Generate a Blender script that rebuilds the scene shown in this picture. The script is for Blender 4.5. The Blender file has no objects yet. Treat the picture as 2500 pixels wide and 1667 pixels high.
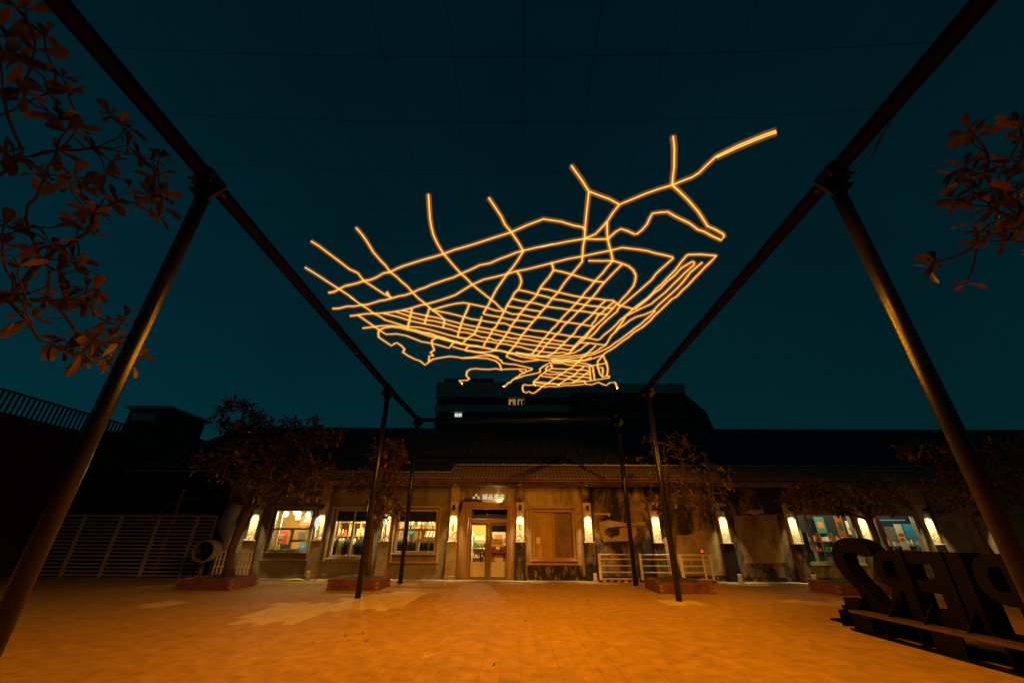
import bpy, math, random
import numpy as np
from mathutils import Vector, Matrix
random.seed(7)
RND = random.Random(11)
SC = bpy.context.scene
COL = SC.collection

# ------------------------------------------------------------------ camera
PITCH, YAW, ROLL = math.radians(26.2), math.radians(0.65), math.radians(0.35)
FPX, EYE = 973.6, 1.5                      # focal length in px of the 2500 px wide photo, eye height
_f = np.array([-math.sin(YAW)*math.cos(PITCH), math.cos(YAW)*math.cos(PITCH), math.sin(PITCH)])
_r0 = np.array([math.cos(YAW), math.sin(YAW), 0.0]); _u0 = np.cross(_r0, _f)
_r = _r0*math.cos(ROLL)+_u0*math.sin(ROLL); _u = -_r0*math.sin(ROLL)+_u0*math.cos(ROLL)
cd = bpy.data.cameras.new('camera'); cam = bpy.data.objects.new('camera', cd); COL.objects.link(cam)
cd.sensor_width = 36.0; cd.lens = 36.0*FPX/2500.0; cd.clip_start = 0.05; cd.clip_end = 3000
M = Matrix.Identity(4)
for i in range(3):
    M[i][0], M[i][1], M[i][2] = _r[i], _u[i], -_f[i]
M[2][3] = EYE
cam.matrix_world = M
SC.camera = cam
def ray(u, v): return _r*(u-1250)/FPX + _u*(833.5-v)/FPX + _f
O = np.array([0, 0, EYE])
def at_z(u, v, z): d = ray(u, v); return O + d*(z-EYE)/d[2]
def at_y(u, v, y): d = ray(u, v); return O + d*y/d[1]
def at_x(u, v, x): d = ray(u, v); return O + d*x/d[0]

# ------------------------------------------------------------------ world, exposure
w = bpy.data.worlds.new('World'); SC.world = w; w.use_nodes = True
nt = w.node_tree; nt.nodes.clear()
wo = nt.nodes.new('ShaderNodeOutputWorld'); bg = nt.nodes.new('ShaderNodeBackground')
sky = nt.nodes.new('ShaderNodeTexSky'); sky.sky_type = 'NISHITA'; sky.sun_disc = False
sky.sun_elevation = math.radians(-3.0); sky.sun_rotation = math.radians(-75)
sky.ozone_density = 3.0; sky.air_density = 1.0; sky.dust_density = 0.6
tint = nt.nodes.new('ShaderNodeMix'); tint.data_type = 'RGBA'; tint.blend_type = 'MULTIPLY'; tint.inputs[0].default_value = 1.0
tint.inputs[7].default_value = (0.02, 0.9, 0.62, 1)
nt.links.new(sky.outputs[0], tint.inputs[6]); nt.links.new(tint.outputs[2], bg.inputs[0])
bg.inputs[1].default_value = 0.12
# residual night glow of the town: brighter towards the horizon
geo = nt.nodes.new('ShaderNodeTexCoord'); sep = nt.nodes.new('ShaderNodeSeparateXYZ'); ramp = nt.nodes.new('ShaderNodeValToRGB'); bg2 = nt.nodes.new('ShaderNodeBackground'); ad = nt.nodes.new('ShaderNodeAddShader')
nt.links.new(geo.outputs['Generated'], sep.inputs[0]); nt.links.new(sep.outputs['Z'], ramp.inputs[0])
ramp.color_ramp.elements[0].position = 0.0; ramp.color_ramp.elements[0].color = (0.0006, 0.0172, 0.0202, 1)
ramp.color_ramp.elements[1].position = 0.85; ramp.color_ramp.elements[1].color = (0.0003, 0.0066, 0.0092, 1)
cn = nt.nodes.new('ShaderNodeTexNoise'); cn.inputs['Scale'].default_value = 2.2; cn.inputs['Detail'].default_value = 5; nt.links.new(geo.outputs['Generated'], cn.inputs['Vector'])
cm = nt.nodes.new('ShaderNodeMapRange'); cm.inputs[1].default_value = 0.3; cm.inputs[2].default_value = 0.7; cm.inputs[3].default_value = 0.82; cm.inputs[4].default_value = 1.14; nt.links.new(cn.outputs[0], cm.inputs[0])
nt.links.new(ramp.outputs[0], bg2.inputs[0]); nt.links.new(cm.outputs[0], bg2.inputs[1])
nt.links.new(bg.outputs[0], ad.inputs[0]); nt.links.new(bg2.outputs[0], ad.inputs[1]); nt.links.new(ad.outputs[0], wo.inputs[0])
SC.view_settings.view_transform = 'Standard'; SC.view_settings.look = 'None'
SC.view_settings.exposure = 0.0; SC.view_settings.gamma = 1.0; SC.view_settings.use_curve_mapping = False
SC.render.engine = 'CYCLES'
SC.cycles.use_denoising = True
SC.cycles.max_bounces = 6; SC.cycles.diffuse_bounces = 3; SC.cycles.transparent_max_bounces = 24
SC.cycles.sample_clamp_indirect = 3.0; SC.cycles.caustics_reflective = False; SC.cycles.caustics_refractive = False

# ------------------------------------------------------------------ helpers
class MB:
    def __init__(s): s.v = []; s.f = []; s.t = []
    def add(s, vs, fs, tone=0.5):
        n = len(s.v); s.v += [tuple(map(float, p)) for p in vs]
        for f in fs: s.f.append(tuple(i+n for i in f)); s.t.append(tone)
        return s
    def box(s, x0, x1, y0, y1, z0, z1, tone=0.5):
        vs = [(x, y, z) for z in (z0, z1) for y in (y0, y1) for x in (x0, x1)]
        return s.add(vs, [(0,2,3,1),(4,5,7,6),(0,1,5,4),(2,6,7,3),(0,4,6,2),(1,3,7,5)], tone)
    def bar(s, a, b, wx, wz):
        a, b = Vector(a), Vector(b); d = (b-a).normalized()
        h = Vector((0,0,1)) if abs(d.z) < 0.95 else Vector((1,0,0))
        p = d.cross(h).normalized(); q = p.cross(d).normalized()
        vs = [c+p*sx*wx/2+q*sz*wz/2 for c in (a, b) for sz in (-1, 1) for sx in (-1, 1)]
        return s.add(vs, [(0,2,3,1),(4,5,7,6),(0,1,5,4),(2,6,7,3),(0,4,6,2),(1,3,7,5)])
    def tube(s, pts, r, n=6, cap=True):
        P = [Vector(p) for p in pts]; m = len(P)
        R = r if isinstance(r, (list, tuple)) else [r]*m
        d0 = (P[1]-P[0]).normalized()
        up = Vector((0,0,1)) if abs(d0.z) < 0.9 else Vector((1,0,0))
        p = d0.cross(up).normalized(); vs = []; fs = []
        for i in range(m):
            d = (P[min(i+1, m-1)]-P[max(i-1, 0)])
            d = d.normalized() if d.length > 1e-9 else d0
            p = (p-d*p.dot(d)); p = p.normalized() if p.length > 1e-6 else d.orthogonal().normalized()
            q = d.cross(p)
            for k in range(n):
                a = 2*math.pi*k/n; vs.append(P[i]+(p*math.cos(a)+q*math.sin(a))*R[i])
        for i in range(m-1):
            for k in range(n):
                k2 = (k+1) % n; fs.append((i*n+k, i*n+k2, (i+1)*n+k2, (i+1)*n+k))
        if cap: fs += [tuple(range(n-1, -1, -1)), tuple((m-1)*n+k for k in range(n))]
        return s.add(vs, fs)
    def prism(s, poly, plane, a, b):
        """extrude a 2-D outline; plane 'xz' along y, 'yz' along x, 'xy' along z"""
        def P(p, c): return (p[0], c, p[1]) if plane == 'xz' else (c, p[0], p[1]) if plane == 'yz' else (p[0], p[1], c)
        n = len(poly)
        vs = [P(p, a) for p in poly]+[P(p, b) for p in poly]
        fs = [tuple(range(n)), tuple(range(2*n-1, n-1, -1))]+[(i, (i+1) % n+0, (i+1) % n+n, i+n) for i in range(n)]
        return s.add(vs, fs)
    def lathe(s, prof, c=(0,0,0), axis='z', n=20):
        vs = []; fs = []
        for (r, h) in prof:
            for k in range(n):
                a = 2*math.pi*k/n; x, y = r*math.cos(a), r*math.sin(a)
                p = (x, y, h) if axis == 'z' else (h, x, y) if axis == 'x' else (x, h, y)
                vs.append((p[0]+c[0], p[1]+c[1], p[2]+c[2]))
        for i in range(len(prof)-1):
            for k in range(n):
                k2 = (k+1) % n; fs.append((i*n+k, i*n+k2, (i+1)*n+k2, (i+1)*n+k))
        return s.add(vs, fs)
    def mesh(s, name, m, org=(0,0,0), smooth=False):
        me = bpy.data.meshes.new(name)
        ox, oy, oz = org
        me.from_pydata([(x-ox, y-oy, z-oz) for x, y, z in s.v], [], s.f)
        import bmesh
        bm = bmesh.new(); bm.from_mesh(me); bmesh.ops.recalc_face_normals(bm, faces=bm.faces); bm.to_mesh(me); bm.free()
        at = me.attributes.new('tone', 'FLOAT', 'FACE')
        at.data.foreach_set('value', s.t)
        if smooth:
            me.polygons.foreach_set('use_smooth', [True]*len(me.polygons))
        if m: me.materials.append(m)
        return me
    def build(s, name, m, parent=None, smooth=False, bevel=0):
        org = Vector((0,0,0)); p = parent
        while p is not None: org += p.location; p = p.parent
        o = bpy.data.objects.new(name, s.mesh(name, m, org, smooth)); COL.objects.link(o)
        if parent is not None: o.parent = parent
        if bevel:
            b = o.modifiers.new('bevel', 'BEVEL'); b.width = bevel; b.segments = 1; b.limit_method = 'ANGLE'
        return o
    def solo(s, name, m, loc, label, cat, group=None, smooth=False, bevel=0):
        o = bpy.data.objects.new(name, s.mesh(name, m, loc, smooth)); o.location = loc; COL.objects.link(o)
        if bevel:
            b = o.modifiers.new('bevel', 'BEVEL'); b.width = bevel; b.segments = 1; b.limit_method = 'ANGLE'
        return tag(o, label, cat, group)
def tag(o, label=None, cat=None, group=None, kind=None):
    for k, val in (('label', label), ('category', cat), ('group', group), ('kind', kind)):
        if val: o[k] = val
    return o
def thing(name, loc, label, cat, group=None):
    o = bpy.data.objects.new(name, None); o.location = loc; o.empty_display_size = 0.2; COL.objects.link(o)
    return tag(o, label, cat, group)
def bx(x0, x1, y0, y1, z0, z1): return MB().box(x0, x1, y0, y1, z0, z1)

# ------------------------------------------------------------------ materials
def material(name, col, rough=0.7, metal=0.0, var=0.25, scale=3.0, bump=0.0, bscale=30.0, col2=None, tone=0.0, spec=0.5, stretch=None):
    m = bpy.data.materials.new(name); m.use_nodes = True
    n = m.node_tree.nodes; L = m.node_tree.links
    b = n['Principled BSDF']; b.inputs['Roughness'].default_value = rough; b.inputs['Metallic'].default_value = metal
    b.inputs['Specular IOR Level'].default_value = spec
    tc = n.new('ShaderNodeNewGeometry')
    mp = n.new('ShaderNodeMapping'); L.new(tc.outputs['Position'], mp.inputs[0])
    if stretch: mp.inputs['Scale'].default_value = stretch
    nz = n.new('ShaderNodeTexNoise'); nz.inputs['Scale'].default_value = scale; nz.inputs['Detail'].default_value = 6; nz.inputs['Roughness'].default_value = 0.65
    L.new(mp.outputs[0], nz.inputs['Vector'])
    mr = n.new('ShaderNodeMapRange'); mr.inputs[1].default_value = 0.3; mr.inputs[2].default_value = 0.7
    L.new(nz.outputs[0], mr.inputs[0])
    mx = n.new('ShaderNodeMix'); mx.data_type = 'RGBA'
    c2 = col2 or tuple(c*(1-var) for c in col); c1 = col if col2 else tuple(min(1, c*(1+var*0.6)) for c in col)
    mx.inputs[6].default_value = (*c2, 1); mx.inputs[7].default_value = (*c1, 1)
    L.new(mr.outputs[0], mx.inputs[0]); out = mx.outputs[2]
    if tone:
        at = n.new('ShaderNodeAttribute'); at.attribute_name = 'tone'
        m2 = n.new('ShaderNodeMapRange'); m2.inputs[3].default_value = 1-tone; m2.inputs[4].default_value = 1+tone
        L.new(at.outputs['Fac'], m2.inputs[0])
        mu = n.new('ShaderNodeVectorMath'); mu.operation = 'SCALE'
        L.new(out, mu.inputs[0]); L.new(m2.outputs[0], mu.inputs['Scale']); out = mu.outputs[0]
    L.new(out, b.inputs['Base Color'])
    if bump:
        n2 = n.new('ShaderNodeTexNoise'); n2.inputs['Scale'].default_value = bscale; n2.inputs['Detail'].default_value = 5
        L.new(tc.outputs['Position'], n2.inputs['Vector'])
        bp = n.new('ShaderNodeBump'); bp.inputs['Strength'].default_value = bump; bp.inputs['Distance'].default_value = 0.02
        L.new(n2.outputs[0], bp.inputs['Height']); L.new(bp.outputs[0], b.inputs['Normal'])
    return m
def emitter(name, col, st):
    m = bpy.data.materials.new(name); m.use_nodes = True; n = m.node_tree.nodes; n.clear()
    e = n.new('ShaderNodeEmission'); o = n.new('ShaderNodeOutputMaterial')
    e.inputs[0].default_value = (*col, 1); e.inputs[1].default_value = st
    m.node_tree.links.new(e.outputs[0], o.inputs[0]); return m
def glass(name, tintc=(0.92, 0.95, 0.92), refl=0.07):
    m = bpy.data.materials.new(name); m.use_nodes = True; n = m.node_tree.nodes; n.clear(); L = m.node_tree.links
    t = n.new('ShaderNodeBsdfTransparent'); t.inputs[0].default_value = (*tintc, 1)
    g = n.new('ShaderNodeBsdfGlossy'); g.inputs['Roughness'].default_value = 0.03
    x = n.new('ShaderNodeMixShader'); x.inputs[0].default_value = refl
    o = n.new('ShaderNodeOutputMaterial'); L.new(t.outputs[0], x.inputs[1]); L.new(g.outputs[0], x.inputs[2]); L.new(x.outputs[0], o.inputs[0])
    return m
def aged(name, base, mould, lo, hi, scale=1.3, bump=0.25):
    """weathered render: tan plaster with dark mould that runs in streaks"""
    m = material(name, base, 0.9, var=0.3, scale=4, bump=bump, bscale=45)
    n = m.node_tree.nodes; L = m.node_tree.links; b = n['Principled BSDF']
    src = b.inputs['Base Color'].links[0].from_socket
    g = n.new('ShaderNodeNewGeometry')
    mp = n.new('ShaderNodeMapping'); mp.inputs['Scale'].default_value = (1.0, 1.0, 0.45); L.new(g.outputs['Position'], mp.inputs[0])
    nz = n.new('ShaderNodeTexNoise'); nz.inputs['Scale'].default_value = scale; nz.inputs['Detail'].default_value = 9; nz.inputs['Roughness'].default_value = 0.7
    nz.inputs['Distortion'].default_value = 0.4
    L.new(mp.outputs[0], nz.inputs['Vector'])
    mr = n.new('ShaderNodeMapRange'); mr.inputs[1].default_value = lo; mr.inputs[2].default_value = hi; L.new(nz.outputs[0], mr.inputs[0])
    x = n.new('ShaderNodeMix'); x.data_type = 'RGBA'; L.new(mr.outputs[0], x.inputs[0]); L.new(src, x.inputs[6]); x.inputs[7].default_value = (*mould, 1)
    L.new(x.outputs[2], b.inputs['Base Color'])
    return m
M_ = {}
M_['paver'] = aged('paver_clay', (0.44, 0.27, 0.035), (0.27, 0.15, 0.02), 0.62, 0.80, 5.0, 0.1)
def add_tone(m, tone, var2):
    n = m.node_tree.nodes; L = m.node_tree.links; b = n['Principled BSDF']; src = b.inputs['Base Color'].links[0].from_socket
    at = n.new('ShaderNodeAttribute'); at.attribute_name = 'tone'
    m2 = n.new('ShaderNodeMapRange'); m2.inputs[3].default_value = 1-tone; m2.inputs[4].default_value = 1+tone; L.new(at.outputs['Fac'], m2.inputs[0])
    g = n.new('ShaderNodeNewGeometry'); nz = n.new('ShaderNodeTexNoise'); nz.inputs['Scale'].default_value = 0.35; nz.inputs['Detail'].default_value = 4; L.new(g.outputs['Position'], nz.inputs['Vector'])
    m3 = n.new('ShaderNodeMapRange'); m3.inputs[1].default_value = 0.3; m3.inputs[2].default_value = 0.7; m3.inputs[3].default_value = 1-var2; m3.inputs[4].default_value = 1+var2; L.new(nz.outputs[0], m3.inputs[0])
    mm = n.new('ShaderNodeMath'); mm.operation = 'MULTIPLY'; L.new(m2.outputs[0], mm.inputs[0]); L.new(m3.outputs[0], mm.inputs[1])
    v = n.new('ShaderNodeVectorMath'); v.operation = 'SCALE'; L.new(src, v.inputs[0]); L.new(mm.outputs[0], v.inputs['Scale']); L.new(v.outputs[0], b.inputs['Base Color'])
    b.inputs['Roughness'].default_value = 0.75; b.inputs['Specular IOR Level'].default_value = 0.25
add_tone(M_['paver'], 0.05, 0.10)
M_['paver_pale'] = material('paver_pale', (0.62, 0.47, 0.13), 0.7, var=0.15, scale=2.5, bump=0.12, bscale=120, tone=0.08, spec=0.3)
M_['joint'] = material('joint_sand', (0.31, 0.185, 0.03), 0.95, var=0.3, scale=6)
M_['concrete'] = material('apron_concrete', (0.36, 0.30, 0.2), 0.85, var=0.25, scale=2, bump=0.15, bscale=80)
M_['steel'] = material('black_painted_steel', (0.010, 0.008, 0.007), 0.30, var=0.5, scale=3, bump=0.06, bscale=90, spec=0.48)
M_['steel_shaded'] = material('shaded_black_steel', (0.0035, 0.003, 0.003), 0.5, var=0.3, scale=8, bump=0.05, bscale=160, spec=0.10)  # post paint again, darker and duller so shade is painted into the beams
M_['wire'] = material('wire_rope', (0.012, 0.011, 0.010), 0.7, var=0.2, spec=0.15)
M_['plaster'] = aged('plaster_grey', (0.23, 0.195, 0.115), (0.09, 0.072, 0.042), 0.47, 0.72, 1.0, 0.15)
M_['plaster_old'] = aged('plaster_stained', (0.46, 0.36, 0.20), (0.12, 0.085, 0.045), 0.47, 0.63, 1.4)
M_['plaster_mould'] = aged('plaster_mouldy', (0.34, 0.24, 0.13), (0.022, 0.017, 0.012), 0.40, 0.53, 1.1, 0.35)
M_['mould'] = aged('plinth_mould', (0.27, 0.20, 0.10), (0.02, 0.016, 0.012), 0.39, 0.50, 6.0, 0.4)
M_['rough_render'] = material('rough_cast_render', (0.62, 0.55, 0.38), 0.95, var=0.25, scale=9, bump=1.0, bscale=22)
M_['pilaster'] = aged('pilaster_plaster', (0.40, 0.32, 0.2), (0.15, 0.11, 0.07), 0.55, 0.8, 1.6, 0.2)
M_['pilaster_dark'] = aged('pilaster_mould', (0.26, 0.19, 0.11), (0.02, 0.016, 0.012), 0.38, 0.52, 1.8, 0.3)
M_['patch'] = material('bare_render_patch', (0.55, 0.42, 0.24), 0.95, var=0.3, scale=5, bump=0.3, bscale=50)
M_['tan'] = aged('smooth_tan_render', (0.46, 0.34, 0.15), (0.17, 0.12, 0.055), 0.46, 0.68, 2.0, 0.15)
M_['wood'] = material('ochre_timber', (0.40, 0.24, 0.085), 0.6, var=0.25, scale=5, bump=0.15, bscale=60, stretch=(4, 4, 0.6))
M_['wood_dk'] = material('brown_timber', (0.22, 0.14, 0.07), 0.6, var=0.25, scale=5, bump=0.1, bscale=60)
M_['frame'] = material('window_frame_paint', (0.34, 0.29, 0.19), 0.5, var=0.15, scale=4)
M_['board'] = material('plywood_board', (0.42, 0.26, 0.10), 0.7, var=0.35, scale=2.2, stretch=(1, 1, 0.5))
M_['board_dk'] = material('brown_board', (0.24, 0.14, 0.06), 0.7, var=0.4, scale=1.6, stretch=(1, 1, 0.4))
M_['roof'] = material('dark_sheet_roof', (0.025, 0.028, 0.028), 0.7, var=0.2, scale=2, spec=0.25)
M_['tile'] = material('clay_roof_tile', (0.24, 0.15, 0.08), 0.85, var=0.35, scale=5, bump=0.2, bscale=40)
M_['flash'] = material('galvanised_flashing', (0.42, 0.40, 0.36), 0.5, metal=0.5, var=0.2)
M_['white'] = material('white_paint', (0.82, 0.79, 0.66), 0.55, var=0.12, scale=6)
M_['fence'] = material('grey_fence_slat', (0.55, 0.47, 0.40), 0.7, var=0.25, scale=3, bump=0.1, bscale=50)
M_['brick'] = material('planter_brick', (0.19, 0.068, 0.036), 0.9, var=0.35, scale=3, bump=0.3, bscale=60, tone=0.22)
M_['mortar'] = material('mortar', (0.30, 0.19, 0.11), 0.95, var=0.2, scale=9)
M_['soil'] = material('planter_soil', (0.06, 0.045, 0.028), 0.95, var=0.4, scale=8, bump=0.6, bscale=25)
M_['bark'] = material('tree_bark', (0.09, 0.057, 0.03), 0.9, var=0.4, scale=12, bump=0.5, bscale=50)
M_['leaf'] = material('leaf_green_brown', (0.13, 0.10, 0.035), 0.5, var=0.5, scale=2.5, tone=0.5, spec=0.4)
M_['leaf_red'] = material('leaf_rust', (0.36, 0.19, 0.06), 0.5, var=0.5, scale=2.5, tone=0.5, spec=0.4)
def translucent(m, f):
    n = m.node_tree.nodes; L = m.node_tree.links; b = n['Principled BSDF']; o = n['Material Output']
    t = n.new('ShaderNodeBsdfTranslucent'); L.new(b.inputs['Base Color'].links[0].from_socket, t.inputs[0])
    x = n.new('ShaderNodeMixShader'); x.inputs[0].default_value = f; L.new(b.outputs[0], x.inputs[1]); L.new(t.outputs[0], x.inputs[2]); L.new(x.outputs[0], o.inputs[0])
translucent(M_['leaf'], 0.3); translucent(M_['leaf_red'], 0.4)
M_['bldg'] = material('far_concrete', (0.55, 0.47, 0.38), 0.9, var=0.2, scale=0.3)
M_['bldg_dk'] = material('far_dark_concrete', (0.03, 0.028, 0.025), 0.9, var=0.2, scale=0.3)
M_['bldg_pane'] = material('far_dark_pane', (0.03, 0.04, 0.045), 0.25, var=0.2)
M_['black'] = material('black_matt', (0.012, 0.012, 0.012), 0.7)
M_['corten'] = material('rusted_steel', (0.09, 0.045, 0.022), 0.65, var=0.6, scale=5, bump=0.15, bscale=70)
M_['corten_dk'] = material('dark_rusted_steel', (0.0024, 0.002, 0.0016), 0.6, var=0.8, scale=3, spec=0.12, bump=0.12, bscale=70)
M_['metal'] = material('brushed_metal', (0.42, 0.38, 0.31), 0.4, metal=0.8, var=0.15)
M_['duct'] = material('painted_duct', (0.30, 0.27, 0.22), 0.6, var=0.25, scale=3)
M_['glass'] = glass('window_glass')
M_['frost'] = material('frosted_door_film', (0.66, 0.55, 0.32), 0.6, var=0.08)
M_['hz_black'] = material('hazard_black', (0.02, 0.02, 0.02), 0.6)
M_['hz_orange'] = material('hazard_orange', (0.6, 0.2, 0.03), 0.6)
M_['in_wall'] = material('shop_ochre_wall', (0.62, 0.36, 0.06), 0.8, var=0.1)
M_['in_floor'] = material('shop_floor', (0.32, 0.22, 0.12), 0.5, var=0.2, scale=4)
M_['in_ceil'] = material('shop_dark_ceiling', (0.09, 0.08, 0.07), 0.9, var=0.2)
M_['pine'] = material('shelf_pine', (0.58, 0.40, 0.18), 0.6, var=0.2, scale=5)
M_['cream'] = material('cream_card', (0.78, 0.68, 0.45), 0.7, var=0.1)
M_['red'] = material('red_print', (0.62, 0.07, 0.025), 0.6, var=0.1)
M_['orange'] = material('orange_goods', (0.75, 0.25, 0.06), 0.6, var=0.2, scale=14)
M_['teal'] = material('teal_print', (0.05, 0.28, 0.32), 0.5, var=0.2)
M_['green'] = material('green_goods', (0.06, 0.25, 0.14), 0.6, var=0.3)
M_['cloth'] = [material('cloth_%d' % i, c, 0.9, var=0.2, scale=8) for i, c in enumerate([(0.02,0.02,0.022),(0.035,0.032,0.03),(0.5,0.42,0.28),(0.3,0.2,0.1),(0.05,0.05,0.07),(0.62,0.55,0.42)])]
M_['speckle'] = material('speckled_stone', (0.40, 0.38, 0.3), 0.5, var=0.7, scale=40)

# ------------------------------------------------------------------ ground and paving
g = MB(); g.add([(-400,-60,-0.012),(400,-60,-0.012),(400,900,-0.012),(-400,900,-0.012)], [(0,1,2,3)])
ground = g.build('ground', M_['joint']); tag(ground, kind='structure')
ap = bx(-30, 34, 17.55, 18.35, -0.05, 0.012).build('pavement', M_['concrete']); tag(ap, kind='structure')
PW, PL = 0.252, 0.5
def inpoly(x, y, poly):
    c = False; n = len(poly)
    for i in range(n):
        x1, y1 = poly[i]; x2, y2 = poly[(i+1) % n]
        if (y1 > y) != (y2 > y) and x < (x2-x1)*(y-y1)/(y2-y1)+x1: c = not c
    return c
PATCH = [[(-5.54,9.24),(-4.27,9.17),(-3.95,11.9),(-5.95,11.8)], [(-4.8,12.5),(-3.96,11.1),(-2.84,11.0),(-2.8,14.45),(-3.75,14.2),(-4.4,13.2)],
         [(3.7,12.1),(4.78,12.15),(4.72,12.98),(3.72,13.0)], [(7.0,13.0),(8.6,11.6),(10.2,11.3),(9.4,13.0)], [(-9.0,11.2),(-8.2,11.2),(-8.2,12.2),(-9.0,12.2)]]
paving = tag(MB().add([(-30,3.0,-0.008),(30,3.0,-0.008),(30,17.5,-0.008),(-30,17.5,-0.008)], [(0,1,2,3)]).build('paving', M_['joint']), kind='structure')
def paver_geo(mb, x, y, z, tone, wdt=PW, lng=PL):
    a, b, c = wdt/2-0.0010, lng/2-0.0010, 0.0025
    z0 = z-0.012
    vs = [(x+sx*(a if k == 0 else a-c), y+sy*(b if k == 0 else b-c), z0 if k == 0 else z) for k in (0, 1) for sx, sy in ((-1,-1),(1,-1),(1,1),(-1,1))]
    vs = vs[:4]+[(p[0], p[1], z-0.002) for p in vs[:4]]+vs[4:]
    fs = [(8,9,10,11)]+[(i, (i+1) % 4, 4+(i+1) % 4, 4+i) for i in range(4)]+[(4+i, 4+(i+1) % 4, 8+(i+1) % 4, 8+i) for i in range(4)]
    mb.add(vs, fs, tone)
pv_me = []
for k in range(8):
    mb = MB(); paver_geo(mb, 0, 0, 0, (k+0.5)/8); pv_me.append(mb.mesh('paver', M_['paver']))
rest, pale = MB(), MB()
spots = []
nx = int(19/PW)
for i in range(-nx, nx+1):
    x = 0.18+i*PW
    off = RND.random()*PL if i % 2 else RND.random()*0.5
    y = 3.1+off*0.9
    while y < 17.3:
        spots.append((x, y)); y += PL
near = sorted((s for s in spots if s[1] > 4.9 and abs(s[0]) < 1.3*s[1]-0.9), key=lambda s: s[0]**2*0.55+s[1]**2)[:300]
nearset = set(near)
for (x, y) in spots:
    z = RND.uniform(-0.0012, 0.0012); t = RND.random()
    if any(inpoly(x, y, p) for p in PATCH): paver_geo(pale, x, y, z+0.002, t)
    elif (x, y) in nearset:
        o = bpy.data.objects.new('paver', RND.choice(pv_me)); o.location = (x, y, z); o.parent = paving; COL.objects.link(o)
    else: paver_geo(rest, x, y, z, t)
tag(rest.build('paver_field', M_['paver'], paving), kind='stuff')
tag(pale.build('pale_paver_repair', M_['paver_pale'], paving), 'pale repaired patches of paving', kind='stuff')

# ------------------------------------------------------------------ warehouse front
YW, YP = 18.30, 18.10
wh = thing('warehouse', (0, 18.3, 0), 'long old warehouse with plastered pilasters, shop windows and dark sheet roof', 'building')
PX = [-10.90, -8.12, -5.36, -2.59, 0.18, 2.98, 5.77, 8.55, 11.39, 14.25, 16.98, 19.78, 22.6]
def wall_bay(x0, x1, mat, op=None, y0=YW, y1=YW+0.24, ztop=3.5):
    m = MB()
    if op is None: m.box(x0, x1, y0, y1, 0, ztop)
    else:
        a, b, c, d = op
        m.box(x0, a, y0, y1, 0, ztop); m.box(b, x1, y0, y1, 0, ztop); m.box(a, b, y0, y1, d, ztop)
        if c > 0.02: m.box(a, b, y0, y1, 0, c)
    return m.build('wall', mat, wh)
OPS = {0: (-10.17,-8.53,0.95,2.54), 1: (-7.60,-5.98,0.74,2.56), 2: (-4.96,-3.27,0.92,2.56), 3: (-1.99,-0.25,0.0,2.68), 4: (0.70,2.42,0.72,2.56),
       8: (11.66,13.98,0.64,2.5), 9: (14.56,16.6,0.9,2.48)}
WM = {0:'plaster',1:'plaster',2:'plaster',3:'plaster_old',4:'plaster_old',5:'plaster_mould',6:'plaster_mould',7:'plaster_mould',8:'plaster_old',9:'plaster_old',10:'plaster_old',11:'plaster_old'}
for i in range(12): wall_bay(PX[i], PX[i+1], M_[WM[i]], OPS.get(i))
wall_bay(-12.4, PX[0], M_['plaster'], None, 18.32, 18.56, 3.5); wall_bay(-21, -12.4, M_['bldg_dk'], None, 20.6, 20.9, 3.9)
bx(-17, 36, 29.6, 29.8, 0, 4.15).build('rear_wall', M_['bldg_dk'], wh)
# plinth course along the foot of each bay
for i in range(12):
    a, b = PX[i]+0.24, PX[i+1]-0.24
    if i == 3: continue
    bx(a, b, YW-0.05, YW-0.002, 0.0, 0.16).build('plinth', M_['plaster' if i < 3 else 'mould'], wh)
bx(0.46, 2.66, YW-0.035, YW-0.003, 0.16, 0.52).build('mouldy_plinth', M_['mould'], wh)
# pilasters: base block, wide foot with a ledge, rough-cast shaft, plain top
for i, x in enumerate(PX[:12]):
    pm = M_['pilaster'] if (i < 4 or i > 8) else M_['pilaster_dark']
    p = bx(x-0.21, x+0.21, YP-0.06, YW+0.02, 0.0, 1.345).build('pilaster', pm, wh, bevel=0.008)
    bx(x-0.235, x+0.235, YP-0.10, YW, 0.0, 0.155).build('base_block', pm, p, bevel=0.008)
    bx(x-0.20, x+0.20, YP-0.075, YW, 1.345, 1.372).build('ledge', M_['rough_render'], p, bevel=0.006)
    # uneven rough-cast shaft
    m = MB(); nxs, nzs = 7, 26; vs = []; fs = []
    for b in range(nzs+1):
        for a in range(nxs+1):
            e = a in (0, nxs) or b in (0, nzs)
            vs.append((x-0.16+0.32*a/nxs, YP+0.03+(0 if e else RND.uniform(-0.012, 0.012)), 1.372+(2.86-1.372)*b/nzs))
    for b in range(nzs):
        for a in range(nxs):
            k = b*(nxs+1)+a; fs.append((k, k+1, k+nxs+2, k+nxs+1))
    m.add(vs, fs)
    m.box(x-0.16, x+0.16, YP+0.031, YW+0.02, 1.372, 2.86)
    m.build('rough_cast_shaft', M_['rough_render'], p)
    bx(x-0.17, x+0.17, YP+0.0, YW+0.02, 2.86, 3.5).build('pilaster_head', pm, p, bevel=0.006)
# cornice, conduit
bx(-12.2, 23, 17.98, YW+0.1, 3.5, 3.56).build('cornice', M_['plaster'], wh, bevel=0.01)
bx(-12.2, 23, 17.88, YW+0.1, 3.56, 3.66).build('cornice_moulding', M_['plaster_old'], wh, bevel=0.015)
MB().tube([(-12,17.95,3.515),(0,17.95,3.515),(23,17.95,3.515)], 0.012, 6).build('conduit', M_['flash'], wh)
for x in PX[3:9]:
    bx(x-0.045, x+0.045, 17.90, 17.97, 3.49, 3.55).build('junction_box', M_['white'], wh)
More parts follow.
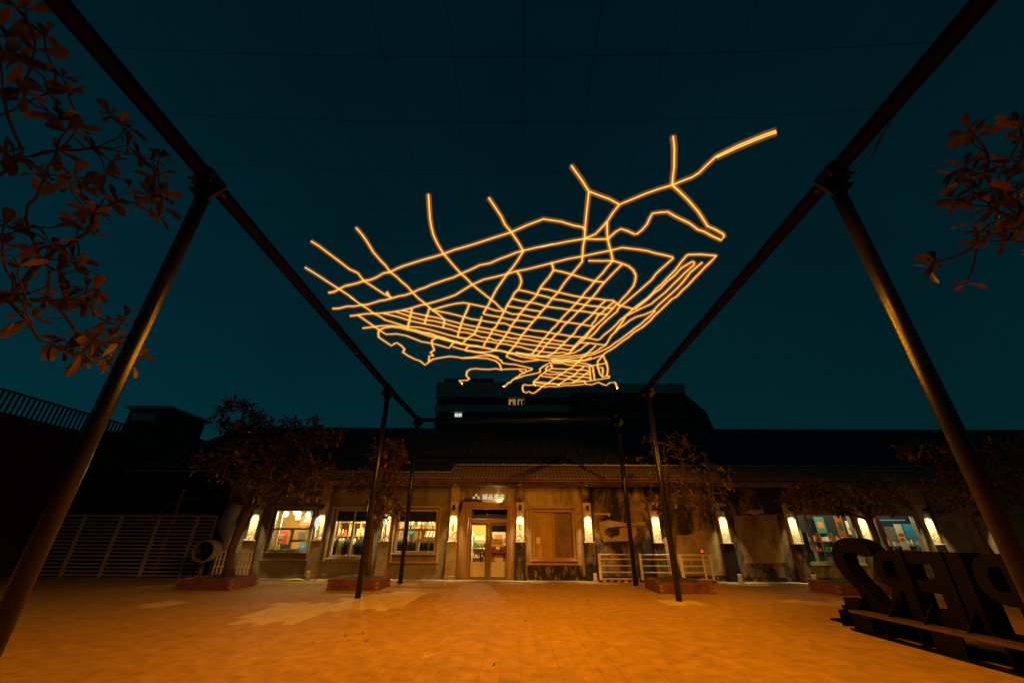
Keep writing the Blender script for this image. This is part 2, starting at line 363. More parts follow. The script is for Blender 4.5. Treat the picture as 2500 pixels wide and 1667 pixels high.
# pent strip of clay tiles: rows of half-round ridges as one piece
tiles = MB(); xa, xb = -12.2, 23.0; step = 0.155; n = int((xb-xa)/step)
(ya, za), (yb, zb) = (17.50, 3.68), (18.75, 4.39)
rows = 4; seg = 6
for i in range(n):
    cx = xa+(i+0.5)*step
    for r in range(rows):
        vs = []; fs = []
        t0, t1 = r/rows, (r+1)/rows
        for t, lift in ((t0, 0.022), (t1, 0.0)):
            for k in range(seg+1):
                a = math.pi*k/seg
                vs.append((cx-math.cos(a)*step*0.5, ya+(yb-ya)*t, za+(zb-za)*t+math.sin(a)*0.07+lift))
        for k in range(seg): fs.append((k, k+1, seg+2+k, seg+1+k))
        fs.append(tuple(range(seg+1)))
        tiles.add(vs, fs, RND.random())
tag(tiles.build('clay_tiles', M_['tile'], wh), 'rows of half-round clay tiles along the eave', kind='stuff')
MB().prism([(ya+0.02, za-0.03),(yb, zb-0.03),(yb, zb-0.06),(ya+0.02, za-0.06)], 'yz', xa, xb).build('eave_board', M_['wood_dk'], wh)
# main sheet roof with seams, flashing, clips
roof = MB(); xa2, xb2 = -17.0, 36.0
def rp(t): return (18.62+(24.15-18.62)*t, 4.40+(7.40-4.40)*t)
(y0r, z0r), (y1r, z1r) = rp(0), rp(1)
roof.prism([(y0r, z0r),(y1r, z1r),(30.0, z0r-0.2),(30.0, z0r-0.3),(y0r+0.05, z0r-0.1)], 'yz', xa2, xb2)
rf = roof.build('roof', M_['roof'], wh)
seams = MB()
x = xa2+0.3
while x < xb2:
    seams.bar((x, y0r, z0r+0.012), (x, y1r, z1r+0.012), 0.03, 0.03); x += 0.62
seams.build('roof_seams', M_['roof'], rf)
bx(xa2, xb2, y1r-0.15, y1r+0.15, z1r-0.02, z1r+0.06).build('ridge_cap', M_['roof'], rf, bevel=0.02)
# the sheeting comes further down left of the door and again at the far right
low = MB(); low.prism([(17.95, 4.02),(18.66, 4.45),(18.66, 4.40),(17.95, 3.97)], 'yz', -17.0, -2.78); low.build('lower_roof_sheet', M_['roof'], rf)
low = MB(); low.prism([(17.95, 4.02),(18.66, 4.45),(18.66, 4.40),(17.95, 3.97)], 'yz', 18.2, 36.0); low.build('lower_roof_sheet', M_['roof'], rf)
fl = MB(); fl.bar((-2.74,18.62,4.45),(18.1,18.62,4.45),0.09,0.045); fl.bar((-17,17.93,4.03),(-2.82,17.93,4.03),0.09,0.04); fl.bar((-2.80,17.93,4.03),(-2.74,18.62,4.45),0.06,0.04)
fl.bar((18.1,18.62,4.45),(18.2,17.93,4.03),0.06,0.04); fl.bar((18.2,17.93,4.03),(36,17.93,4.03),0.09,0.04)
fl.build('flashing', M_['flash'], rf)
cl = MB(); x = -2.4
while x < 18: cl.box(x-0.025, x+0.025, 18.56, 18.62, 4.47, 4.515); x += 0.92
x = -16.5
while x < -3: cl.box(x-0.025, x+0.025, 17.88, 17.94, 4.05, 4.09); x += 0.92
for row in (0.18, 0.36, 0.55, 0.74):
    x = -8+RND.random()
    while x < 12:
        yy, zz = rp(row+RND.uniform(-0.02, 0.02)); cl.box(x-0.016, x+0.016, yy-0.02, yy+0.02, zz+0.012, zz+0.036); x += RND.choice((0.93, 0.93, 1.86))
tag(cl.build('roof_clips', M_['flash'], rf), kind='stuff')

# windows --------------------------------------------------------------
def window(i, style):
    a, b, c, d = OPS[i]
    fm = M_['frame'] if i != 4 else M_['wood']
    y0, y1 = YW-0.045, YW+0.12
    m = MB(); t = 0.075
    m.box(a, a+t, y0, y1, c, d); m.box(b-t, b, y0, y1, c, d); m.box(a+t, b-t, y0, y1, d-t, d); m.box(a+t, b-t, y0, y1, c, c+t)
    wd = m.build('window', fm, wh, bevel=0.006)
    bx(a-0.08, b+0.08, YW-0.14, YW+0.01, c-0.06, c-0.003).build('sill', fm, wd, bevel=0.006)
    def pane(x0, x1, z0, z1, mat=None, yy=YW+0.03): bx(x0, x1, yy, yy+0.008, z0, z1).build('pane', mat or M_['glass'], wd)
    def mull(x0, x1, z0, z1): bx(x0, x1, y0+0.012, y1-0.01, z0, z1).build('mullion', fm, wd, bevel=0.004)
    A, B, C, D = a+t, b-t, c+t, d-t
    if style == 'sash':        # transom over two lower lights, right one split again
        zt = 1.79 if i == 0 else 1.78; xm = A+(B-A)*(0.53 if i == 0 else 0.56)
        mull(A, B, zt-0.035, zt+0.035); mull(xm-0.03, xm+0.03, C, zt-0.035)
        zs = C+(zt-C)*(0.42 if i == 0 else 0.48); mull(xm+0.03, B, zs-0.045, zs+0.045)
        pane(A, B, zt+0.035, D); pane(A, xm-0.03, C, zt-0.035); pane(xm+0.03, B, zs+0.045, zt-0.035); pane(xm+0.03, B, C, zs-0.045)
    elif style == 'pair':
        xm = (A+B)/2; mull(xm-0.03, xm+0.03, C, D); pane(A, xm-0.03, C, D); pane(xm+0.03, B, C, D)
    elif style == 'board':
        xm = (A+B)/2; mull(xm-0.035, xm+0.035, C, D); pane(A, xm-0.035, C, D, M_['board']); pane(xm+0.035, B, C, D, M_['board_dk'], YW+0.06)
    elif style == 'wide':
        xm = A+(B-A)*0.18; mull(xm-0.035, xm+0.035, C, D); pane(A, xm-0.035, C, D); pane(xm+0.035, B, C, D)
    if i in (1, 2):
        bx(A, B, YW+0.05, YW+0.062, 2.09, D).build('blind', M_['black'], wd)
    return wd
w1 = window(0, 'sash'); w2 = window(1, 'pair'); w3 = window(2, 'sash'); w4 = window(4, 'board'); w5 = window(8, 'wide'); w6 = window(9, 'wide')
# outer casings with crossed corners
def casing(a, b, c, d, parent, mat, t=0.085, y0=YW-0.075):
    m = MB()
    m.box(a, a+t, y0, YW-0.002, c, d); m.box(b-t, b, y0, YW-0.002, c, d)
    m.box(a-0.03, b+0.03, y0-0.012, YW-0.004, d-t, d-0.002)
    if c > 0.1: m.box(a-0.03, b+0.03, y0-0.012, YW-0.004, c, c+t)
    m.build('casing', mat, parent, bevel=0.005)
casing(-5.09, -3.15, 0.56, 2.70, w3, M_['wood']); casing(0.56, 2.55, 0.53, 2.70, w4, M_['wood'])
casing(-10.34, -8.40, 0.62, 2.66, w1, M_['frame']); casing(-7.76, -5.84, 0.60, 2.66, w2, M_['frame'])
# paper notice and twig marks on the boarded window
bx(0.84, 1.0, YW+0.018, YW+0.024, 1.30, 1.53).build('paper_notice', M_['cream'], w4)
for pts in ([(1.12,0.022,0.80),(1.13,0.022,1.15),(1.10,0.022,1.5)], [(1.13,0.022,1.18),(1.25,0.022,1.36),(1.36,0.022,1.42)], [(0.82,0.022,2.2),(1.08,0.022,2.24),(1.34,0.022,2.42)], [(1.62,0.04,1.2),(1.8,0.04,1.0),(1.95,0.04,0.86)]):
    MB().tube([(p[0], YW+p[1], p[2]) for p in pts], 0.006, 5).build('cable_mark', M_['wood_dk'], w4)
# peeled render, patches --------------------------------------------------
def blot(name, pts, mat, y=YW, th=0.012, jitter=0.03, sub=5):
    poly = []
    for i in range(len(pts)):
        a, b = pts[i], pts[(i+1) % len(pts)]
        for k in range(sub):
            t = k/sub; poly.append((a[0]+(b[0]-a[0])*t+RND.uniform(-jitter, jitter), a[1]+(b[1]-a[1])*t+RND.uniform(-jitter, jitter)))
    m = MB(); m.prism(poly, 'xz', y-th, y-0.002); return m.build(name, mat, wh)
def c4(x, y):
    p = at_y(1400+x/3.92, 1100+y/3.92, YW); return (p[0], p[2])
def c3(x, y):
    p = at_y(1050+x/3.92, 1100+y/3.92, YW); return (p[0], p[2])
blot('bare_patch', [c4(*p) for p in ((250,680),(330,660),(500,690),(690,680),(680,715),(520,722),(340,735),(290,760),(300,800),(370,835),(440,800),(440,740),(590,725),(615,790),(560,860),(440,865),(290,870),(262,800))], M_['patch'], jitter=0.02, sub=3)
blot('bare_patch', [c4(*p) for p in ((200,592),(350,600),(350,630),(320,615),(200,612))], M_['patch'], jitter=0.012, sub=2)
blot('tan_render_panel', [c4(*p) for p in ((850,840),(1010,805),(1140,800),(1170,765),(1300,765),(1400,800),(1440,960),(1475,1190),(900,1200),(880,1000))], M_['tan'], jitter=0.02)
blot('blocked_window', [c4(*p) for p in ((1530,625),(1940,610),(2025,1072),(1645,1076))], M_['tan'], th=0.03, jitter=0.01, sub=4)
blot('bare_patch', [c4(*p) for p in ((1795,850),(1850,850),(1892,940),(1835,950))], M_['patch'], y=YW-0.031, jitter=0.008, sub=2)
blot('bare_patch', [c4(*p) for p in ((1640,590),(1690,565),(1810,562),(1820,595),(1740,615))], M_['patch'], y=YW, jitter=0.015, sub=2)
blot('tan_render_panel', [(17.45,1.0),(19.2,1.0),(19.25,2.2),(18.9,2.5),(17.9,2.52),(17.4,2.3)], M_['tan'])
blot('tan_render_panel', [(20.1,0.9),(22.2,0.9),(22.2,2.5),(20.2,2.5)], M_['tan'])
# broken render edge round the door
blot('door_surround_render', [(-2.36,0.1),(-2.34,1.2),(-2.30,2.2),(-2.26,2.86),(-1.7,2.88),(-1.4,2.83),(-0.9,2.85),(-0.12,2.9),(-0.05,2.6),(-0.12,1.2),(-0.14,0.1),(-0.22,0.1),(-0.22,2.69),(-2.02,2.69),(-2.02,0.1)], M_['wood'], th=0.035, jitter=0.02, sub=5)
blot('dark_stain', [c3(*p) for p in ((845,400),(890,385),(900,480),(870,485),(850,440))], M_['mould'], th=0.006, jitter=0.015)
blot('dark_stain', [c3(*p) for p in ((280,490),(330,455),(500,478),(500,492),(330,492),(305,540),(285,640),(270,640))], M_['mould'], th=0.02, jitter=0.012, sub=3)

# double door ----------------------------------------------------------
dm = MB(); y0, y1 = YW-0.07, YW+0.10
dm.box(-1.97, -1.88, y0, y1, 0, 2.66); dm.box(-0.36, -0.27, y0, y1, 0, 2.66); dm.box(-1.88, -0.36, y0, y1, 2.58, 2.66); dm.box(-1.88, -0.36, y0, y1, 2.06, 2.20)
door = dm.build('door_frame', M_['wood'], wh, bevel=0.006)
casing(-2.08, -0.17, 0.0, 2.76, door, M_['wood'], 0.09, YW-0.10)
bx(-1.88, -0.36, YW+0.02, YW+0.028, 2.20, 2.58).build('transom_pane', M_['glass'], door)
MB().box(-1.83, -0.38, YW+0.05, YW+0.07, 2.29, 2.315).box(-1.83, -0.38, YW+0.05, YW+0.07, 2.36, 2.38).box(-1.84, -1.81, YW+0.05, YW+0.07, 2.28, 2.5).build('transom_bar', M_['wood'], door)
for (xa, xb) in ((-1.875, -1.125), (-1.115, -0.365)):
    m = MB(); t = 0.07; ya_, yb_ = YW-0.02, YW+0.03
    ta, tb = (0.05, 0.12) if xa < -1.5 else (0.12, 0.05)
    m.box(xa, xa+ta, ya_, yb_, 0.02, 2.055); m.box(xb-tb, xb, ya_, yb_, 0.02, 2.055); m.box(xa+ta, xb-tb, ya_, yb_, 1.96, 2.055); m.box(xa+ta, xb-tb, ya_, yb_, 0.02, 0.115)
    lf = m.build('door_leaf', M_['wood_dk'], wh, bevel=0.004)
    bx(xa+ta, xb-tb, YW+0.0, YW+0.008, 0.63, 1.96).build('pane', M_['glass'], lf)
    bx(xa+ta, xb-tb, YW-0.004, YW+0.01, 0.115, 0.63).build('kick_panel', M_['frost'], lf)
    hx = xb-0.06 if xa < -1.5 else xa+0.06
    MB().tube([(hx,YW-0.02,0.45),(hx,YW-0.07,0.48),(hx,YW-0.07,1.45),(hx,YW-0.02,1.48)], 0.014, 8).build('pull_handle', M_['metal'], lf)
for x in (-2.2, -0.05):
    MB().tube([(x, YW-0.12, 0),(x, YW-0.12, 0.85)], 0.018, 8).solo('door_post', M_['metal'], (x, YW-0.12, 0), 'thin metal post left of the shop door' if x < -1 else 'thin metal post right of the shop door', 'post')
bx(-1.01, -0.52, YW-0.010, YW-0.004, 1.18, 1.46).build('door_notice', M_['cream'], lf)
m = MB()
for zz, w_ in ((1.40, 0.26), (1.34, 0.4), (1.31, 0.4), (1.27, 0.4)): m.box(-0.97, -0.97+w_, YW-0.0135, YW-0.0105, zz, zz+0.014 if zz < 1.39 else zz+0.035)
m.build('notice_print', M_['corten'], lf)

# ------------------------------------------------------------------ lettering
def text_mesh(name, body, size, mat, parent, loc, depth=0.02, shear=0.0, spacing=1.0):
    cu = bpy.data.curves.new(name, 'FONT'); cu.body = body; cu.size = size; cu.extrude = depth/2; cu.shear = shear; cu.space_character = spacing
    tmp = bpy.data.objects.new(name, cu); COL.objects.link(tmp)
    dg = bpy.context.evaluated_depsgraph_get(); me = bpy.data.meshes.new_from_object(tmp.evaluated_get(dg))
    bpy.data.objects.remove(tmp)
    o = bpy.data.objects.new(name, me); me.materials.clear(); me.materials.append(mat); COL.objects.link(o)
    o.parent = parent; o.rotation_euler = (math.pi/2, 0, 0); o.location = Vector(loc)-parent.location
    return o
M_['sign_lit'] = emitter('lit_sign_letter', (1.0, 0.80, 0.48), 0.95)
M_['sign_dim'] = emitter('lit_sign_square', (1.0, 0.66, 0.28), 0.62)
sg = thing('shop_sign', (-1.15, YW-0.06, 2.95), 'lit shop sign with three squares and four characters above the door', 'sign')
for ch, x, in zip('誠品書店', (-1.44, -1.195, -0.955, -0.715)):
    text_mesh('character', ch, 0.235, M_['sign_lit'], sg, (x, YW-0.06, 2.985), 0.03)
text_mesh('script_line', 'eslite bookstore', 0.075, M_['sign_dim'], sg, (-1.43, YW-0.05, 2.885), 0.015, 0.35)
for (x, z) in ((-1.70, 3.09), (-1.80, 2.99), (-1.60, 2.99)):
    bx(x-0.046, x+0.046, YW-0.07, YW-0.045, z, z+0.092).build('square', M_['sign_dim'], sg)
# small up-light washing the sign
ul = thing('sign_spotlight', (-0.62, YW-0.16, 2.80), 'small bright spotlight under the shop sign', 'lamp')
MB().lathe([(0.0,-0.06),(0.035,-0.06),(0.04,0.03),(0.036,0.034),(0.0,0.034)], (-0.62,YW-0.16,2.80), 'z', 12).build('housing', M_['black'], ul, True)
MB().tube([(-0.62,YW-0.16,2.76),(-0.62,YW,2.76)],0.01,6).build('arm', M_['black'], ul)
def spot(name, parent, loc, aim, power, size, blend, col, radius=0.02):
    ld = bpy.data.lights.new(name, 'SPOT'); ld.energy = power; ld.color = col; ld.spot_size = math.radians(size); ld.spot_blend = blend; ld.shadow_soft_size = radius
    o = bpy.data.objects.new(name, ld); COL.objects.link(o)
    d = Vector(aim)-Vector(loc); o.rotation_euler = d.to_track_quat('-Z', 'Y').to_euler()
    o.parent = parent; o.location = Vector(loc)-(parent.location if parent else Vector())
    return o
def point(name, parent, loc, power, col, radius=0.05):
    ld = bpy.data.lights.new(name, 'POINT'); ld.energy = power; ld.color = col; ld.shadow_soft_size = radius
    o = bpy.data.objects.new(name, ld); COL.objects.link(o); o.parent = parent; o.location = Vector(loc)-(parent.location if parent else Vector()); return o
spot('bulb', ul, (-0.62, YW-0.16, 2.84), (-0.85, YW+0.1, 3.2), 20, 120, 0.9, (1.0, 0.72, 0.30))

# ------------------------------------------------------------------ wall lamps on the pilasters
M_['lens'] = emitter('lamp_lens', (1.0, 0.85, 0.55), 6.0)
names = ['leftmost pilaster by the white railing', 'pilaster between the first and second shop windows', 'pilaster between the second and third shop windows', 'pilaster just left of the shop door',
         'pilaster just right of the shop door', 'pilaster right of the boarded window', 'pilaster behind the white barriers and the right tree', 'pilaster left of the walled-up window',
         'pilaster right of the walled-up window', 'pilaster between the two right-hand shop windows', 'pilaster right of the blue-lit shop window', 'rightmost pilaster beside the tilted steel post']
for i, x in enumerate(PX[:12]):
    L0 = (x, YP-0.15, 2.60)
    wl = thing('wall_lamp', L0, 'black cylinder downlight on the '+names[i], 'lamp', 'wall lamps on the pilasters')
    MB().lathe([(0.0,0.13),(0.05,0.13),(0.055,0.12),(0.055,-0.055),(0.045,-0.055),(0.045,-0.03),(0,-0.03)], L0, 'z', 14).build('housing', M_['black'], wl, True)
    bx(x-0.04, x+0.04, YP-0.10, YP+0.03, 2.60, 2.70).build('wall_bracket', M_['black'], wl)
    MB().lathe([(0.0,-0.034),(0.043,-0.034),(0.043,-0.036),(0,-0.036)], L0, 'z', 12).build('lens', M_['lens'], wl)
    ld = bpy.data.lights.new('bulb', 'AREA'); ld.shape = 'RECTANGLE'; ld.size = 0.18; ld.size_y = 0.06; ld.energy = 10.5; ld.color = (1.0, 0.76, 0.36); ld.spread = math.radians(62)
    lo = bpy.data.objects.new('bulb', ld); COL.objects.link(lo); lo.parent = wl; lo.location = (0, 0.02, -0.062); lo.rotation_euler = (math.radians(4), 0, 0)

# round projecting light-box signs on two pilasters
M_['disc'] = emitter('light_box_face', (0.80, 0.92, 0.72), 0.85)
for x, lab in ((PX[1]-0.02, 'round white light-box sign left of the second shop window'), (PX[2]-0.02, 'round white light-box sign left of the third shop window')):
    c = (x, YP-0.38, 2.03); t = thing('round_sign', c, lab, 'sign', 'round projecting signs')
    MB().lathe([(0.0,-0.045),(0.205,-0.045),(0.21,-0.04),(0.21,0.04),(0.205,0.045),(0,0.045)], c, 'x', 28).build('rim', M_['white'], t)
    for s in (-1, 1): MB().lathe([(0.0,0.048*s),(0.192,0.048*s),(0.192,0.046*s)], c, 'x', 28).build('face', M_['disc'], t)
    MB().tube([(x,YP-0.18,2.03),(x,YP+0.02,2.03)],0.018,8).build('bracket', M_['black'], t)
    MB().tube([(x+0.03,YP+0.005,2.0),(x+0.03,YP+0.003,1.39)],0.012,6).build('cable', M_['wood_dk'], t)
# ring hooks on the two pilasters by the door
for x, lab in ((PX[3], 'small iron ring hook on the pilaster left of the door'), (PX[4], 'small iron hook on the pilaster right of the door')):
    m = MB().tube([(x+0.05*math.cos(a), YP-0.01, 2.06+0.06*math.sin(a)) for a in [k*2*math.pi/14 for k in range(15)]], 0.01, 6).tube([(x,YP+0.0,1.99),(x-0.01,YP+0.0,1.72)],0.008,6)
    m.solo('wall_hook', M_['black'], (x, YP, 2.0), lab, 'hook')

# ------------------------------------------------------------------ steel frame and wires
PO = [(-4.35, 4.05), (4.37, 4.00), (-4.33, 12.85), (4.40, 12.75), (-4.18, 16.75), (4.27, 16.60)]
ZB = 6.03
fr = thing('steel_canopy_frame', (0, 10, 0), 'tall black steel post frame with wires strung over the square', 'frame')
for (x, y) in PO:
    MB().tube([(x,y,-0.01),(x,y,3),(x,y,ZB-0.04)], 0.082, 20).build('post', M_['steel'], fr, True)
    MB().lathe([(0.10,-0.15),(0.135,-0.15),(0.135,0.15),(0.10,0.15)], (x,y,ZB), 'y', 18).build('clamp', M_['steel'], fr)
    m = MB(); m.prism([(x-0.28, ZB-0.12),(x+0.28, ZB-0.12),(x+0.10, ZB-0.32),(x-0.10, ZB-0.32)], 'xz', y-0.014, y+0.014); m.box(x-0.17, x+0.17, y-0.17, y+0.17, ZB-0.122, ZB-0.10)
    m.build('bracket_plate', M_['steel'], fr)
for s, pts in ((-1, (0, 2, 4)), (1, (1, 3, 5))):
    xs = [PO[k][0] for k in pts]; ys = [PO[k][1] for k in pts]
    MB().tube([(xs[0],-6.0,ZB+0.02),(xs[0],1,ZB+0.01),(xs[0],ys[0],ZB),(xs[1],ys[1],ZB),(xs[2],ys[2]+0.1,ZB-0.03)], 0.098, 20).build('beam', M_['steel_shaded'], fr, True)
MB().tube([(PO[4][0],PO[4][1],ZB-0.02),(PO[5][0],PO[5][1],ZB-0.02)], 0.085, 16).build('cross_beam', M_['steel'], fr, True)
SAG = 0.22
def sagz(x, y): return ZB-0.02-SAG*max(0.0, 1-(x/4.35)**2)
y = 2.31-0.7*4
while y < 16.5:
    MB().tube([(4.3*(k/8-1), y, sagz(4.3*(k/8-1), y)) for k in range(17)], 0.0028, 4).build('wire', M_['wire'], fr)
    y += 0.7
for k in range(-5, 6):
    x = 0.07+0.7*k
    MB().tube([(x, yy, sagz(x, yy)+0.006) for yy in (-2, 2, 6, 10, 13, 16.6)], 0.0022, 4).build('wire', M_['wire'], fr)
for k in range(3):
    MB().tube([(4.40+0.02*k, 3.0+0.14*k+0.95*t_-0.14*k*t_, ZB-0.09-(0.10+0.05*k)*4*t_*(1-t_)) for t_ in [q/12 for q in range(13)]], 0.0045, 5).build('loose_cable', M_['wire'], fr)
for (x, y) in PO:
    for dx in (-0.14, 0.14):
        for dy in (-0.14, 0.14): MB().lathe([(0,0.03),(0.018,0.03),(0.018,-0.03),(0,-0.03)], (x+dx, y+dy, ZB-0.111), 'z', 6).build('bolt', M_['metal'], fr)
    MB().lathe([(0.086,-0.01),(0.094,-0.006),(0.094,0.006),(0.086,0.01)], (x, y, ZB-0.34), 'z', 18).build('weld_ring', M_['steel'], fr, True)
